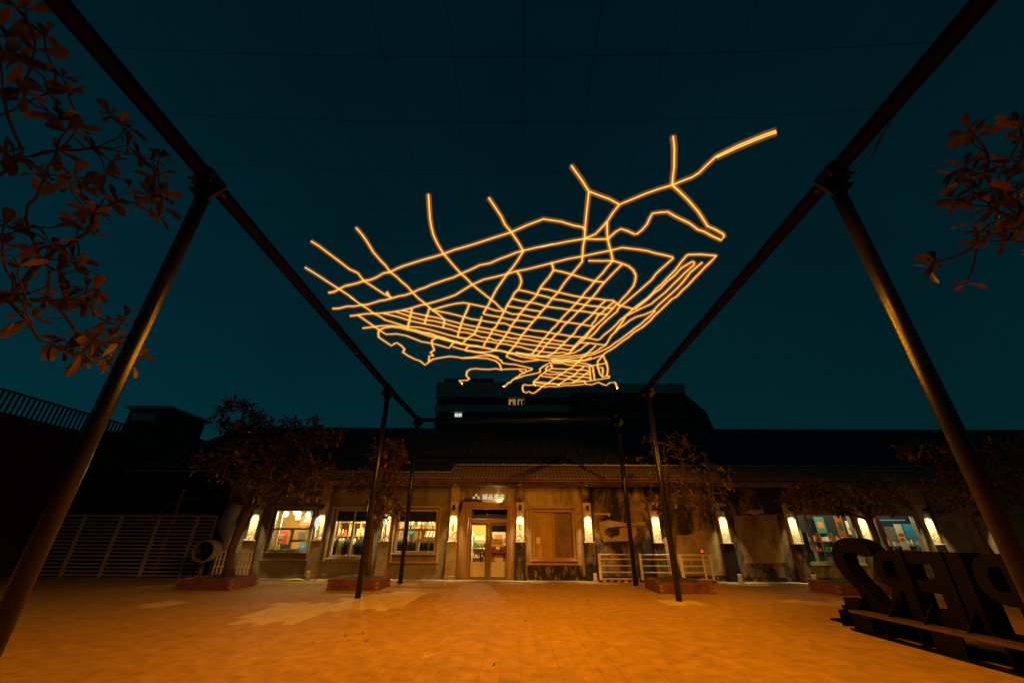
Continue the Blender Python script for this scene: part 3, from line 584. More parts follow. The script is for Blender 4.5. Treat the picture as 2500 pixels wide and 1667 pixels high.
# ------------------------------------------------------------------ rope-light map
CR = {1: (700,280,3.267), 2: (1200,280,3.136), 3: (800,680,4.704), 4: (1100,680,4.704)}
NEON = '''
1 333,1420 415,1392 615,1325 825,1255 930,1207 1085,1158 1252,1110 1420,1055 1535,1020 1650,982 1790,938 1920,880 2047,833 2200,855 | 2 550,825 700,862 715,882
1 365,1547 480,1528 600,1518 840,1463 1005,1418 1200,1340 1390,1268 1540,1200 1620,1185 1700,1150 1830,1100 1885,1085 2000,1058 2130,1030 | 2 370,1015 465,995 590,970 712,950 890,952
3 255,430 340,420 430,405 600,400 740,385 860,365 960,340 1070,305 1140,292 1320,240 1460,192 1560,130 1660,70 | 1 1570,1315 1740,1275 1835,1247 1990,1215 2115,1183 | 2 590,1103 695,1085 800,1062 910,1040 1000,1018 1130,1033 1260,1062 1385,1090 1390,1100 1300,1180 1185,1300 1075,1395 | 4 2000,280 1960,310 1920,350 1915,375 1800,470 1650,630 1590,680
1 145,1217 270,1295 330,1335 425,1395 500,1445 600,1518 | 3 260,215 390,305 520,395 600,435 660,475 790,515 900,550 1050,560 1150,580 1260,610 1380,645 1490,672 1600,690
1 193,1008 260,1050 330,1103 420,1170 500,1232 615,1325 700,1380 840,1463 810,1435 790,1420 800,1410 808,1425 818,1442
1 552,900 600,955 645,1020 690,1095 750,1165 825,1255 920,1335 1005,1418 1090,1495 | 3 1140,305 1200,360 1340,470 1325,560
1 1130,635 1135,720 1143,830 1155,900 1170,960 1205,1035 1250,1108 1320,1190 1390,1268 1480,1355 1555,1415 1630,1475 | 3 2030,370
1 1610,662 1660,735 1710,810 1740,875 1790,935 1810,965 1885,1085 1880,1100 1840,1165 1770,1255 1720,1325 1675,1390 1640,1455 | 3 1830,330 1785,405
1 1835,1247 1860,1285 1872,1330 1860,1370 1845,1395 1795,1465 | 3 2060,310 2030,375 1960,500 1870,640 1790,780
2 460,1132 475,1190 440,1245 400,1290 370,1330 340,1390 290,1440 245,1490 | 4 850,345 795,405 730,500 640,640 590,710 510,825
2 475,1190 540,1203 620,1225 700,1250 790,1275 865,1283
2 695,1085 695,1125 620,1215 560,1285 510,1360 440,1440 385,1505 | 4 990,450 940,505 880,575 780,715 650,880 640,895 720,930 830,955 930,945 1010,935
2 610,390 650,445 690,500 745,588 735,680 725,770 717,860 712,950 700,1020 697,1085
2 745,588 830,620 900,645 980,688 1060,655 1180,605 1280,570 1383,540 1460,508 1535,480 1590,445 1650,385 1720,320 1800,280 1880,240 2000,190 2100,150 2175,125 2182,138 2100,166 2000,206 1880,256 1800,294 1722,330
2 1390,165 1400,260 1398,400 1388,480 1383,540
2 1383,540 1440,590 1510,660 1580,740 1620,800 1655,855 1710,878 1775,915 1780,935 1760,962 1680,925 1580,880 1450,800 1400,775 1350,745 1290,748 1232,757 1210,795 1190,840 1150,885 1115,912 1095,915 1040,890 990,875 950,897 890,952
2 980,688 930,750 885,820 885,900 890,952 900,1000 915,1050 928,1115
2 885,820 830,880 795,915 712,950
2 740,1118 850,1120 930,1118 1000,1140 1050,1160 1085,1190 1105,1230 1100,1275 1085,1315 1040,1370 965,1455
2 928,1118 850,1215 790,1275 690,1400 560,1535 | 4 1250,490 1130,625 1040,730 930,875
2 1000,1145 930,1215 865,1283 770,1400 660,1510 | 4 1365,480 1215,640 1140,720 990,885
2 370,1330 440,1340 520,1362 620,1385 700,1400 810,1410 880,1420 930,1422 960,1445 965,1455 1040,1475 1090,1488
4 780,130 900,155 1000,185 1200,240 1450,285 1700,320 1870,338
4 700,228 900,270 1100,320 1280,345 1460,370 1640,395 1800,410
4 650,315 830,345 1045,380
4 380,408 560,440 760,478 880,492 945,500
3 1200,360 1390,305 1560,278 1640,293 1820,330 2030,375 | 4 800,410 960,445 1080,450 1150,465 1260,490 1360,505 1500,525 1650,550
3 1200,360 1400,400 1560,440 1760,480 1940,510 2120,550 | 4 880,580 1130,620 1290,645 1400,665 1590,685 1690,705
3 860,365 1000,400 1150,430 1340,470 1520,515 1720,555 1890,585 2080,620 | 4 830,655 1080,690 1320,725
3 790,385 950,435 1110,475 1210,485 1350,515 1510,560 1700,600 1880,630 2030,665 | 4 800,690 1050,730 1230,755 1430,775
3 640,400 810,440 950,485 1110,520 1330,565 1490,610 1690,645 1850,680 2010,710 | 4 780,740 1010,770 1200,795 1400,820
3 1490,672 1700,705 1960,745 2140,775 | 4 960,825 1150,850 1360,862
3 400,570 520,555 630,542 740,540 840,550 1000,590 1100,620 1250,665 1400,710 1550,750 1720,775 1920,825 2140,870 | 4 800,895 960,920 1080,940 1160,940 1330,940 1450,940 1540,935 1620,905
3 1000,590 1260,660 1500,735 1720,780 1900,815 2100,850 | 4 960,890 1110,905 1180,920
3 340,415 420,470 500,525 590,590 585,670 640,710 735,772 760,750 795,738 840,765 885,810 862,845 930,890 1000,925 1060,945 1120,993 1150,965 1210,925 1300,908 1400,893 1480,900 1540,912 1660,905 1760,885 1870,885 1940,910 1990,940 2010,970 2150,985 2250,1010 | 4 940,1035 930,1048 800,1100 790,1115 740,1145 610,1240
4 740,1150 840,1115 950,1095 1030,1075 1025,1040 1060,1010 1140,960 1165,1000 1160,1030 1050,1100 950,1190 965,1220
4 1165,1000 1120,1005 1095,1030 1095,1052 1110,1055
3 590,590 650,565 730,555 830,565 920,590 1000,605 1260,680 1350,705 1450,730 1550,755
3 590,590 670,640 790,635 900,655 980,685 1080,725 1190,742 1280,765 1395,798 1450,730
3 1260,672 1200,705 1195,742 1210,785 1225,820 1180,850 1215,885 1165,890 1165,945
3 1430,780 1500,800 1580,820 1700,845 1800,860 1900,885 1960,905
3 1580,825 1605,780 1650,770 1720,775
3 1580,825 1700,840 1800,845 1880,838 1920,822
3 1540,912 1700,908 1840,918 1930,945 1975,980 2000,1045 2050,1040 2150,1038 2280,1045 2265,1085 2200,1050
3 2000,1048 1850,1043 1700,1033 1640,1040 1600,1065 1592,1115 1628,1150 1600,1167 1510,1170 1545,1205
3 965,345 945,440 918,580
3 1170,335 1135,440 1112,518
3 1625,293 1560,450 1490,668
3 1770,435 1730,540 1680,640 1600,690 1550,750
2 1500,1072 1600,1070 1722,1080 1590,1215 1500,1310 1420,1390 1380,1412 1300,1490 | 4 2200,560 2100,620 2000,700 1850,810 1745,880 1640,915 1550,940 1440,945 1300,945 1160,930
2 1500,1072 1450,1130 1410,1185 1300,1300 1230,1370 | 4 2200,270 2060,385 1900,530 1720,690 1690,705
2 1100,1490 1240,1368 1400,1232 1510,1140 1535,1125 1552,1130 1550,1150 1480,1210 1400,1290 1330,1360 1220,1450 | 4 2010,430 1920,570 1850,650 1775,765
2 1615,1130 1520,1210 1420,1330 1320,1420 1240,1500 | 4 2130,440 1930,570 1890,610
4 2352,370 2230,480 2080,600 1950,700 1780,810 1640,870 1530,895 1300,930 1180,930
4 1480,735 1600,740 1700,755 1780,765 1640,850 1500,880 1330,900 1180,915
4 1590,740 1500,810 1420,850 1300,880 1180,890 1000,885 860,865 745,845 760,855 900,880 1110,890
4 1670,765 1560,870 1480,945 1400,1020 1300,1080 1160,1170 1050,1240 1000,1285 940,1318 900,1295 870,1310 840,1300 825,1265 830,1230 850,1215 890,1225 960,1220
4 1780,255 1640,400 1500,530 1380,665 1320,725 1220,825 1180,860 1110,885
4 1880,265 1740,390 1620,530
4 1900,300 1810,400 1720,490 1640,560 1530,670 1430,770 1360,862
4 1650,550 1540,690 1480,740 1400,815
4 1160,1030 1350,1042 1590,1060
4 1130,1065 1350,1078 1600,1100
4 1080,1090 1300,1112 1600,1140
4 1040,1120 1250,1148 1540,1175
4 965,1185 1200,1212 1240,1212
4 950,1190 1100,1212 1240,1212 1400,1197 1550,1180 1820,1140 1825,1120 1780,1120 1740,1130
4 960,1220 1080,1245 1200,1240 1380,1225 1550,1210 1540,1175
4 1550,1210 1620,1218 1700,1190 1790,1225 1830,1195 1885,1190 1915,1255
4 1535,1005 1400,1120 1240,1215
4 1590,1070 1500,1130 1400,1195
4 1160,965 1350,990 1540,1005 1590,1010 1605,1100 1610,1160
4 1160,950 1400,965 1540,975 1600,990 1635,1020 1645,1090 1655,1155
4 1745,880 1690,950 1690,1020 1710,1080 1740,1130 1750,1070 1745,1020 1705,1025
4 1745,880 1790,960 1805,1040 1795,1115
4 1590,1005 1690,990 1790,970
'''
NEONCOL = (1.0, 0.345, 0.012)
M_['rope'] = emitter('rope_light_core', (1.0, 0.50, 0.12), 1.5)
def bloom_mat(nm, st):  # volume emission for added shells that imitate lens bloom
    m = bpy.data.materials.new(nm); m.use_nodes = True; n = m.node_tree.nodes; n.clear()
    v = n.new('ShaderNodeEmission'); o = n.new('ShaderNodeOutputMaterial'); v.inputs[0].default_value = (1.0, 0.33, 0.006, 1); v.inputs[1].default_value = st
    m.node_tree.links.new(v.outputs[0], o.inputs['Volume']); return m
M_['bloom_in'] = bloom_mat('rope_bloom_inner', 7.5); M_['bloom_out'] = bloom_mat('rope_bloom_outer', 2.3)
lm = thing('light_map', (0, 9, 5.8), 'glowing amber rope-light street map hung from wires overhead', 'light sculpture')
lamp_pts = []
def lift(u, v):
    z = ZB-0.1
    for _ in range(5):
        p = at_z(u, v, z); z = sagz(p[0], p[1])-0.015
    return Vector(at_z(u, v, z))
acc = 0.0
for line in NEON.strip().split('\n'):
    P = []
    for part in line.split('|'):
        tok = part.split(); a, b, k = CR[int(tok[0])]
        for t in tok[1:]:
            x, y = map(float, t.split(',')); P.append(lift(a+x/k, b+y/k))
    Q = [P[0]]
    for a, b in zip(P, P[1:]):
        n = max(1, int((b-a).length/0.16))
        for k in range(1, n+1):
            p = a.lerp(b, k/n)
            if k < n: p = p+Vector((RND.gauss(0, 0.006), RND.gauss(0, 0.006), RND.gauss(0, 0.012)))
            Q.append(p)
            acc += (b-a).length/n
            if acc > 2.6: acc = 0; lamp_pts.append(p.copy())
    core = MB().tube(Q, 0.0072, 5).build('rope_light', M_['rope'], lm)
    MB().tube(Q, 0.020, 7).build('bloom_inner', M_['bloom_in'], core, True)
    MB().tube(Q, 0.045, 10).build('bloom_outer', M_['bloom_out'], core, True)  # both shells are added halo round the core, not parts of the rope
for p in lamp_pts: spot('glow', lm, p-Vector((0, 0, 0.05)), p-Vector((0, 0, 1)), 2750/len(lamp_pts)*min(1.45, max(0.35, 1.75-0.1*p.y)), 174, 0.5, NEONCOL, 0.04)   # the rope shines downwards
print('NEON lamps', len(lamp_pts))

# ------------------------------------------------------------------ shop interiors (seen through the panes)
def lamp_bulb(name, loc, r, mat, label, power, col, cord=0.4, group=None):
    t = thing(name, loc, label, 'lamp', group)
    MB().lathe([(r*math.sin(math.pi*k/10), r*math.cos(math.pi*k/10)) for k in range(11)], loc, 'z', 16).build('globe', mat, t, True)
    MB().tube([(loc[0],loc[1],loc[2]+r),(loc[0],loc[1],loc[2]+r+cord)], 0.008, 6).build('cord', M_['black'], t)
    point('bulb', t, (loc[0], loc[1]-0.0, loc[2]-r-0.06), power, col, 0.06)
    return t
M_['globe'] = emitter('globe_glass', (0.92, 1.0, 0.86), 3.0)
M_['downlight'] = emitter('ceiling_downlight', (1.0, 0.85, 0.5), 6.0)
def room(x0, x1, y1, zf, zc, wallm, label):
    r = thing('shop_room', ((x0+x1)/2, y1, zf), label, 'room')
    bx(x0, x1, YW+0.245, y1, zf-0.05, zf).build('floor', M_['in_floor'], r)
    bx(x0, x1, y1, y1+0.1, zf, zc).build('back_wall', wallm, r)
    bx(x0-0.1, x0, YW+0.245, y1+0.1, zf, zc).build('side_wall', wallm, r); bx(x1, x1+0.1, YW+0.245, y1+0.1, zf, zc).build('side_wall', wallm, r)
    bx(x0-0.1, x1+0.1, YW+0.245, y1+0.1, zc, zc+0.08).build('ceiling', M_['in_ceil'], r)
    return r
room(-12.3, -8.62, 20.4, 0.1, 3.1, M_['in_wall'], 'ochre-walled cafe corner behind the first shop window')
room(-8.5, -2.85, 21.2, 0.1, 3.1, M_['pine'], 'clothes shop room behind the second and third windows')
room(-2.6, 0.3, 22.0, 0.02, 2.24, M_['in_wall'], 'shop entrance room behind the double door')
room(11.5, 21.0, 20.8, 0.1, 3.1, M_['black'], 'toy and souvenir shop room behind the right-hand windows')
WARM = (1.0, 0.72, 0.34)
lamp_bulb('pendant_lamp', (-10.12, 19.0, 2.38), 0.12, M_['globe'], 'left white globe pendant in the first shop window', 60, (1, 0.8, 0.45), 0.6, 'globe pendants')
lamp_bulb('pendant_lamp', (-9.62, 18.95, 2.48), 0.15, M_['globe'], 'middle white globe pendant in the first shop window', 60, (1, 0.8, 0.45), 0.5, 'globe pendants')
lamp_bulb('pendant_lamp', (-9.28, 19.3, 2.38), 0.11, M_['globe'], 'right white globe pendant in the first shop window', 32, (1, 0.8, 0.45), 0.6, 'globe pendants')
def downlight(loc, label, power, col=WARM, r=0.06):
    t = thing('ceiling_spot', loc, label, 'lamp', 'shop ceiling spots')
    MB().lathe([(0,0.12),(r,0.12),(r,0.0),(r*0.9,0.0),(r*0.9,0.02)], loc, 'z', 12).build('housing', M_['black'], t)
    MB().lathe([(0,0.008),(r*0.9,0.008),(r*0.9,0.004),(0,0.004)], loc, 'z', 12).build('lens', M_['downlight'], t)
    point('bulb', t, (loc[0], loc[1], loc[2]-0.06), power, col, 0.05)
downlight((-6.6, 19.6, 2.42), 'bright ceiling spot in the second shop window', 200)
downlight((-7.3, 20.2, 2.9), 'ceiling spot over the clothes rail of the second window', 200)
downlight((-4.6, 20.0, 2.9), 'ceiling spot over the left clothes rail of the third window', 180)
downlight((-3.5, 19.8, 2.9), 'ceiling spot over the right clothes rail of the third window', 165)
downlight((-1.25, 18.95, 2.42), 'bright ceiling spot behind the door transom', 6)
downlight((-1.7, 20.9, 2.1), 'rear ceiling spot in the entrance room', 170)
downlight((13.2, 19.2, 2.9), 'ceiling spot behind the first right-hand shop window', 75, (1.0, 0.8, 0.5))
downlight((16.3, 19.2, 2.9), 'ceiling spot behind the blue-lit shop window', 55, (0.9, 0.85, 0.6))

SX = lambda x, y: x*y/18.2
SZ = lambda z, y: 1.5+(z-1.5)*y/18.2
def poster(x0, x1, y, z0, z1, mat, label, bars=(), barmat=None, name='poster'):
    x0, x1, z0, z1 = SX(x0, y), SX(x1, y), SZ(z0, y), SZ(z1, y)
    t = thing(name, ((x0+x1)/2, y, z0), label, 'poster')
    bx(x0, x1, y-0.012, y, z0, z1).build('sheet', mat, t)
    for (a, b, c, d) in bars:
        bx(x0+(x1-x0)*a, x0+(x1-x0)*b, y-0.016, y-0.0125, z0+(z1-z0)*c, z0+(z1-z0)*d).build('print', barmat or M_['cream'], t)
poster(-9.82, -9.40, 19.2, 1.20, 1.72, M_['red'], 'red poster with cream text standing in the first shop window', ((0.2,0.75,0.72,0.76),(0.2,0.8,0.62,0.67),(0.2,0.7,0.5,0.53),(0.2,0.8,0.44,0.47),(0.25,0.6,0.1,0.25)))
poster(-8.98, -8.58, 19.6, 1.92, 2.26, M_['red'], 'red poster hung high at the right of the first shop window', ((0.35,0.85,0.45,0.5),(0.35,0.85,0.58,0.63),(0.35,0.42,0.4,0.66),(0.78,0.85,0.4,0.66),(0.56,0.63,0.4,0.66)))
poster(-9.25, -9.02, 19.7, 2.13, 2.42, M_['cream'], 'small cream poster high in the first shop window', ((0.15,0.3,0.5,0.6),(0.45,0.55,0.5,0.6),(0.7,0.85,0.5,0.6),(0.2,0.8,0.25,0.3)), M_['corten'])
poster(-8.97, -8.66, 19.1, 1.36, 1.70, M_['speckle'], 'patterned grey board at the right of the first shop window')
# counter, vase, tablet in the first window
t = thing('counter', (-9.3, 18.95, 0.1), 'speckled stone counter behind the first shop window', 'counter')
bx(-10.25, -8.75, 18.75, 19.15, 0.1, 1.0).build('body', M_['pine'], t); bx(-10.3, -8.73, 18.7, 19.2, 1.0, 1.05).build('top', M_['speckle'], t); bx(-9.95, -9.45, 18.72, 18.76, 1.05, 1.22).build('splash_block', M_['speckle'], t)
t = thing('tablet', (-9.02, 18.85, 1.05), 'blue-lit tablet standing on the counter', 'tablet')
m = MB(); m.prism([(-0.13, 0), (0.13, 0), (0.16, 0.2), (-0.10, 0.2)], 'xz', 0, 0.02); m.v = [(x-9.02, y+18.78+z*0.3, z+1.05) for x, y, z in m.v]; m.build('case', M_['black'], t)
m = MB(); m.prism([(-0.115, 0.015), (0.115, 0.015), (0.14, 0.185), (-0.09, 0.185)], 'xz', -0.006, -0.002); m.v = [(x-9.02, y+18.78+z*0.3, z+1.05) for x, y, z in m.v]; m.build('screen', emitter('tablet_screen', (0.18, 0.55, 0.72), 0.7), t)
t = thing('vase', (-9.95, 18.72, 1.0), 'white vase of leafy twigs in the first shop window', 'vase')
MB().lathe([(0,0),(0.06,0),(0.075,0.1),(0.05,0.2),(0.035,0.24)], (-9.95,18.72,0.97), 'z', 14).build('pot', M_['white'], t, True)
for k in range(6):
    a = k*1.05; tip = (-9.95+0.22*math.cos(a), 18.72+0.1*math.sin(a), 1.55+0.1*math.sin(k*2.3))
    mid = (-9.95+0.07*math.cos(a), 18.72+0.03*math.sin(a), 1.32)
    tw = MB().tube([(-9.95,18.72,1.18), mid, tip], 0.005, 5).build('twig', M_['bark'], t)
    m = MB()
    for q in range(7):
        f = 0.35+0.1*q; c = Vector(mid).lerp(Vector(tip), f); d = Vector((RND.uniform(-1,1), RND.uniform(-1,1), RND.uniform(-0.3,1))).normalized()*0.045; e = d.orthogonal().normalized()*0.018
        m.add([c, c+d*0.5+e, c+d, c+d*0.5-e], [(0,1,2,3)])
    m.build('leaves', M_['leaf'], tw)
bx(-10.08, -10.02, 18.6, 18.68, 0.97, 2.5).solo('white_blind', M_['white'], (-10.05, 18.64, 0.97), 'white folded shutter edge at the left of the first shop window', 'shutter')

def shelf_unit(x0, x1, y, z0, levels, label, cols=3, mat='pine'):
    x0, x1, levels = SX(x0, y-0.3), SX(x1, y-0.3), [SZ(z, y-0.3) for z in levels]
    t = thing('shelf_unit', ((x0+x1)/2, y, z0), label, 'shelf')
    top = levels[-1]+0.35
    for k in range(cols+1):
        x = x0+(x1-x0)*k/cols; bx(x-0.02, x+0.02, y-0.3, y, z0, top).build('upright', M_[mat], t)
    for z in levels: bx(x0, x1, y-0.32, y-0.002, z-0.025, z).build('shelf', M_[mat], t)
    return t
goods_n = [0]
GM = ['cream', 'orange', 'white', 'red', 'green', 'speckle', 'teal', 'pine']
def goods(x0, x1, y, z, n, label, mats=GM, hmin=0.08, hmax=0.24):
    """a row of boxes, jars and soft toys on one shelf"""
    x0, x1, z = SX(x0, y-0.25), SX(x1, y-0.25), SZ(z, y-0.25)
    t = thing('row_of_goods', ((x0+x1)/2, y, z), label, 'goods')
    for k in range(n):
        x = x0+(x1-x0)*(k+0.5)/n; h = RND.uniform(hmin, hmax); wd = (x1-x0)/n*RND.uniform(0.6, 0.9); mm = M_[RND.choice(mats)]
        if RND.random() < 0.5: bx(x-wd/2, x+wd/2, y-0.2, y-0.06, z, z+h).build('box', mm, t)
        else: MB().lathe([(0,0),(wd*0.45,0),(wd*0.5,h*0.55),(wd*0.3,h*0.85),(wd*0.32,h),(0,h)], (x, y-0.13, z), 'z', 10).build('jar', mm, t, True)
def clothes_rack(x0, x1, y, z0, zr, n, label, mats):
    x0, x1, zr = SX(x0, y), SX(x1, y), SZ(zr, y)
    t = thing('clothes_rack', ((x0+x1)/2, y, z0), label, 'clothes rack')
    MB().tube([(x0,y,z0),(x0,y,zr),(x1,y,zr),(x1,y,z0)], 0.014, 8).build('rail', M_['metal'], t)
    for k in range(n):
        x = x0+(x1-x0)*(k+0.6)/n; L_ = RND.uniform(0.62, 0.78); wd = RND.uniform(0.2, 0.26)
        mm = M_['cloth'][RND.choice(mats)]
        ml = MB(); vs = []
        sec = [(0.02, 0.0), (wd*0.75, -0.07), (wd*0.8, -0.3), (wd*0.95, -L_)]
        lean = RND.uniform(-0.05, 0.05)
        for (hw, dz) in sec:
            th = 0.015+0.03*(-dz); cx = x+lean*(-dz)
            vs += [(cx-th, y-hw, zr-0.06+dz), (cx+th, y-hw*0.8, zr-0.06+dz), (cx+th, y+hw*0.8, zr-0.06+dz), (cx-th, y+hw, zr-0.06+dz)]
        fs = []
        for i in range(3):
            for q in range(4): fs.append((i*4+q, i*4+(q+1) % 4, (i+1)*4+(q+1) % 4, (i+1)*4+q))
        ml.add(vs, fs+[(0,1,2,3),(12,13,14,15)]); gmt = ml.build('garment', mm, t, True)
        MB().tube([(x,y,zr+0.01),(x+0.012,y,zr-0.02),(x,y,zr-0.06)], 0.004, 5).build('hanger', M_['metal'], gmt)
clothes_rack(-7.5, -5.75, 19.5, 0.1, 1.52, 15, 'rail of dark and tan coats behind the second shop window', [0,1,2,3,4,0,5,2])
clothes_rack(-5.0, -4.05, 19.4, 0.1, 1.45, 13, 'rail of black shirts at the left of the third shop window', [0,0,1,4])
clothes_rack(-3.9, -2.95, 19.5, 0.1, 1.40, 12, 'rail of dark clothes at the right of the third shop window', [0,0,1,3])
shelf_unit(-7.8, -5.55, 20.9, 0.1, [0.5, 1.55, 2.05, 2.35], 'pine wall shelves behind the second shop window', 5)
goods(-7.7, -6.7, 20.85, 2.05, 6, 'jars and boxes on the left half of the upper pine shelf', ['corten','wood_dk','cream']); goods(-6.6, -5.65, 20.85, 2.05, 6, 'jars and boxes on the right half of the upper pine shelf', ['corten','wood_dk','cream'])
goods(-7.7, -6.7, 20.85, 1.55, 7, 'cream cards on the left half of the lower pine shelf', ['cream','white','orange'], 0.2, 0.34); goods(-6.6, -5.65, 20.85, 1.55, 7, 'cream cards on the right half of the lower pine shelf', ['cream','white','cream'], 0.2, 0.34)
shelf_unit(-4.9, -3.0, 20.9, 0.1, [1.95, 2.4], 'pine wall shelves behind the third shop window', 4)
goods(-4.4, -3.2, 20.85, 1.95, 8, 'soft toys and caps on the shelf behind the third window', ['white','green','cream','pine','teal'], 0.1, 0.2)
poster(-4.3, -3.55, 20.3, 2.12, 2.36, M_['cream'], 'cream shelf sign with dark print behind the third window', ((0.05,0.12,0.3,0.8),(0.18,0.26,0.3,0.8),(0.3,0.36,0.2,0.8),(0.42,0.6,0.5,0.6),(0.7,0.95,0.4,0.55)), M_['corten'])
# red and white striped awning inside
t = thing('striped_awning', (-3.6, 19.6, 1.55), 'small red and white striped awning behind the third shop window', 'awning')
for k in range(11):
    x0 = -4.0+k*0.075; m = MB(); m.add([(x0,19.35,1.52),(x0+0.075,19.35,1.52),(x0+0.075,19.75,1.80),(x0,19.75,1.80),(x0,19.35,1.44),(x0+0.075,19.35,1.44)], [(0,1,2,3),(4,5,1,0)]); m.build('stripe', M_['red' if k % 2 == 0 else 'white'], t)
poster(-4.02, -3.3, 19.33, 1.33, 1.44, M_['cream'], 'cream name strip under the striped awning', ((0.15,0.25,0.2,0.8),(0.3,0.4,0.3,0.7),(0.45,0.9,0.4,0.6)), M_['corten'])
poster(-4.62, -4.22, 20.4, 1.62, 1.78, M_['teal'], 'teal strip poster behind the middle of the third window')
# entrance room
poster(-2.05, -1.66, 21.7, 1.62, 2.25, M_['orange'], 'orange poster on the wall seen through the left door leaf', ((0.1,0.6,0.2,0.5),(0.5,0.9,0.6,0.8)), M_['red'])
shelf_unit(-2.35, -1.2, 21.7, 0.02, [0.45, 0.8, 1.12, 1.45], 'wall shelves seen through the left door leaf', 2, 'white')
for z, lab in ((0.8, 'lower row of goods on shelves behind the left door leaf'), (1.12, 'middle row of goods on shelves behind the left door leaf'), (1.45, 'top row of plants and cards behind the left door leaf')):
    goods(-2.3, -1.3, 21.65, z, 8, lab, ['cream','white','green','orange','white'], 0.1, 0.24)
t = thing('display_table', (-0.95, 20.2, 0.02), 'display table stacked with orange gift boxes inside the door', 'table')
bx(-1.55, -0.15, 19.9, 20.5, 0.72, 0.77).build('top', M_['pine'], t)
for x in (-1.5, -0.2):
    for y in (19.94, 20.46): bx(x-0.025, x+0.025, y-0.025, y+0.025, 0.02, 0.72).build('leg', M_['wood_dk'], t)
for k in range(9):
    for lv in range(3 if k % 4 else 2):
        x = -1.47+k*0.148
        bx(x, x+0.135, 19.95, 20.2, 0.77+lv*0.14, 0.77+lv*0.14+0.13).solo('gift_box', M_['orange' if (k+lv) % 3 else 'red'], (x, 20.0, 0.77+lv*0.14), ('orange' if (k+lv) % 3 else 'red')+' gift box, '+('bottom', 'second', 'third')[lv]+' layer, column '+('one', 'two', 'three', 'four', 'five', 'six', 'seven', 'eight', 'nine')[k]+' from the left behind the door', 'box', 'gift boxes on the table inside the door')
t = thing('crowd_barrier', (-1.0, 19.3, 0.02), 'low dark barrier rail standing just inside the door', 'barrier')
for x in (-1.5, -0.5): bx(x-0.03, x+0.03, 19.27, 19.33, 0.02, 0.92).build('post', M_['black'], t)
bx(-1.5, -0.5, 19.28, 19.32, 0.86, 0.91).build('rail', M_['black'], t)
poster(-0.95, -0.2, 21.9, 1.1, 1.75, M_['cream'], 'cream panel on the rear wall seen through the right door leaf', ((0.1,0.5,0.2,0.8),(0.6,0.9,0.3,0.6)), M_['orange'])
bx(-1.15, -0.2, 20.9, 20.95, 1.75, 2.2).solo('black_screen', M_['black'], (-0.6, 20.92, 1.55), 'black hanging panel seen through the right door leaf', 'panel')
# right-hand shop
shelf_unit(11.9, 13.9, 20.3, 0.1, [0.75, 1.1, 1.45], 'toy shelves behind the first right-hand shop window', 4, 'wood_dk')
for z, lab in ((0.75, 'lowest row of soft toys in the right-hand shop window'), (1.1, 'middle row of soft toys in the right-hand shop window'), (1.45, 'top row of soft toys in the right-hand shop window')):
    goods(11.95, 13.85, 20.25, z, 14, lab, ['cream','white','red','teal','green','orange'], 0.1, 0.24)
goods(11.75, 12.3, 19.0, 0.72, 3, 'green potted toys low in the first right-hand shop window', ['green','teal'], 0.3, 0.5)
poster(13.2, 13.5, 19.4, 1.6, 2.4, M_['orange'], 'tall orange poster behind the first right-hand shop window', ((0.2,0.8,0.3,0.7),), M_['green'])
poster(14.62, 15.05, 18.75, 0.95, 2.4, M_['red'], 'tall red banner at the left of the blue-lit shop window', ((0.2,0.6,0.8,0.83),(0.2,0.7,0.7,0.73),(0.55,0.7,0.2,0.6)))
poster(15.55, 15.85, 19.6, 0.95, 2.1, M_['cream'], 'cream poster with dark print in the blue-lit shop window', ((0.15,0.85,0.6,0.7),(0.15,0.7,0.45,0.55),(0.1,0.9,0.05,0.2)), M_['red'])
poster(15.1, 15.6, 20.5, 1.0, 2.0, M_['wood_dk'], 'dark stone-pattern panel in the blue-lit shop window')
bx(16.5, 17.6, 19.9, 19.95, 2.30, 2.34).solo('light_strip', emitter('cool_light_strip', (0.35, 0.85, 0.9), 0.35), (15.9, 19.9, 2.2), 'cool white light strip in the right-hand shop window', 'light')
poster(15.9, 16.75, 20.6, 1.0, 2.1, M_['teal'], 'teal mural on the rear wall of the blue-lit shop window')

shelf_unit(14.75, 16.6, 20.4, 0.1, [0.95, 1.3], 'souvenir shelves behind the blue-lit shop window', 4, 'wood_dk')
goods(14.8, 16.5, 20.35, 0.95, 11, 'lower row of souvenirs in the blue-lit shop window', ['cream','white','red','teal','orange'], 0.12, 0.26)
goods(14.8, 16.5, 20.35, 1.3, 11, 'upper row of souvenirs in the blue-lit shop window', ['cream','white','green','teal','orange'], 0.12, 0.26)
poster(12.35, 12.75, 20.6, 1.75, 2.35, M_['green'], 'green poster at the left of the first right-hand shop window', ((0.2,0.8,0.3,0.7),), M_['orange'])
poster(13.6, 13.85, 19.9, 1.7, 2.2, M_['cream'], 'cream poster at the right of the first right-hand shop window', ((0.2,0.8,0.3,0.5),), M_['red'])
downlight((14.6, 19.4, 2.9), 'ceiling spot between the two right-hand shop windows', 60, (1.0, 0.8, 0.5))
downlight((18.0, 19.5, 2.9), 'ceiling spot at the right end of the blue-lit shop window', 50, (0.6, 0.95, 0.9))
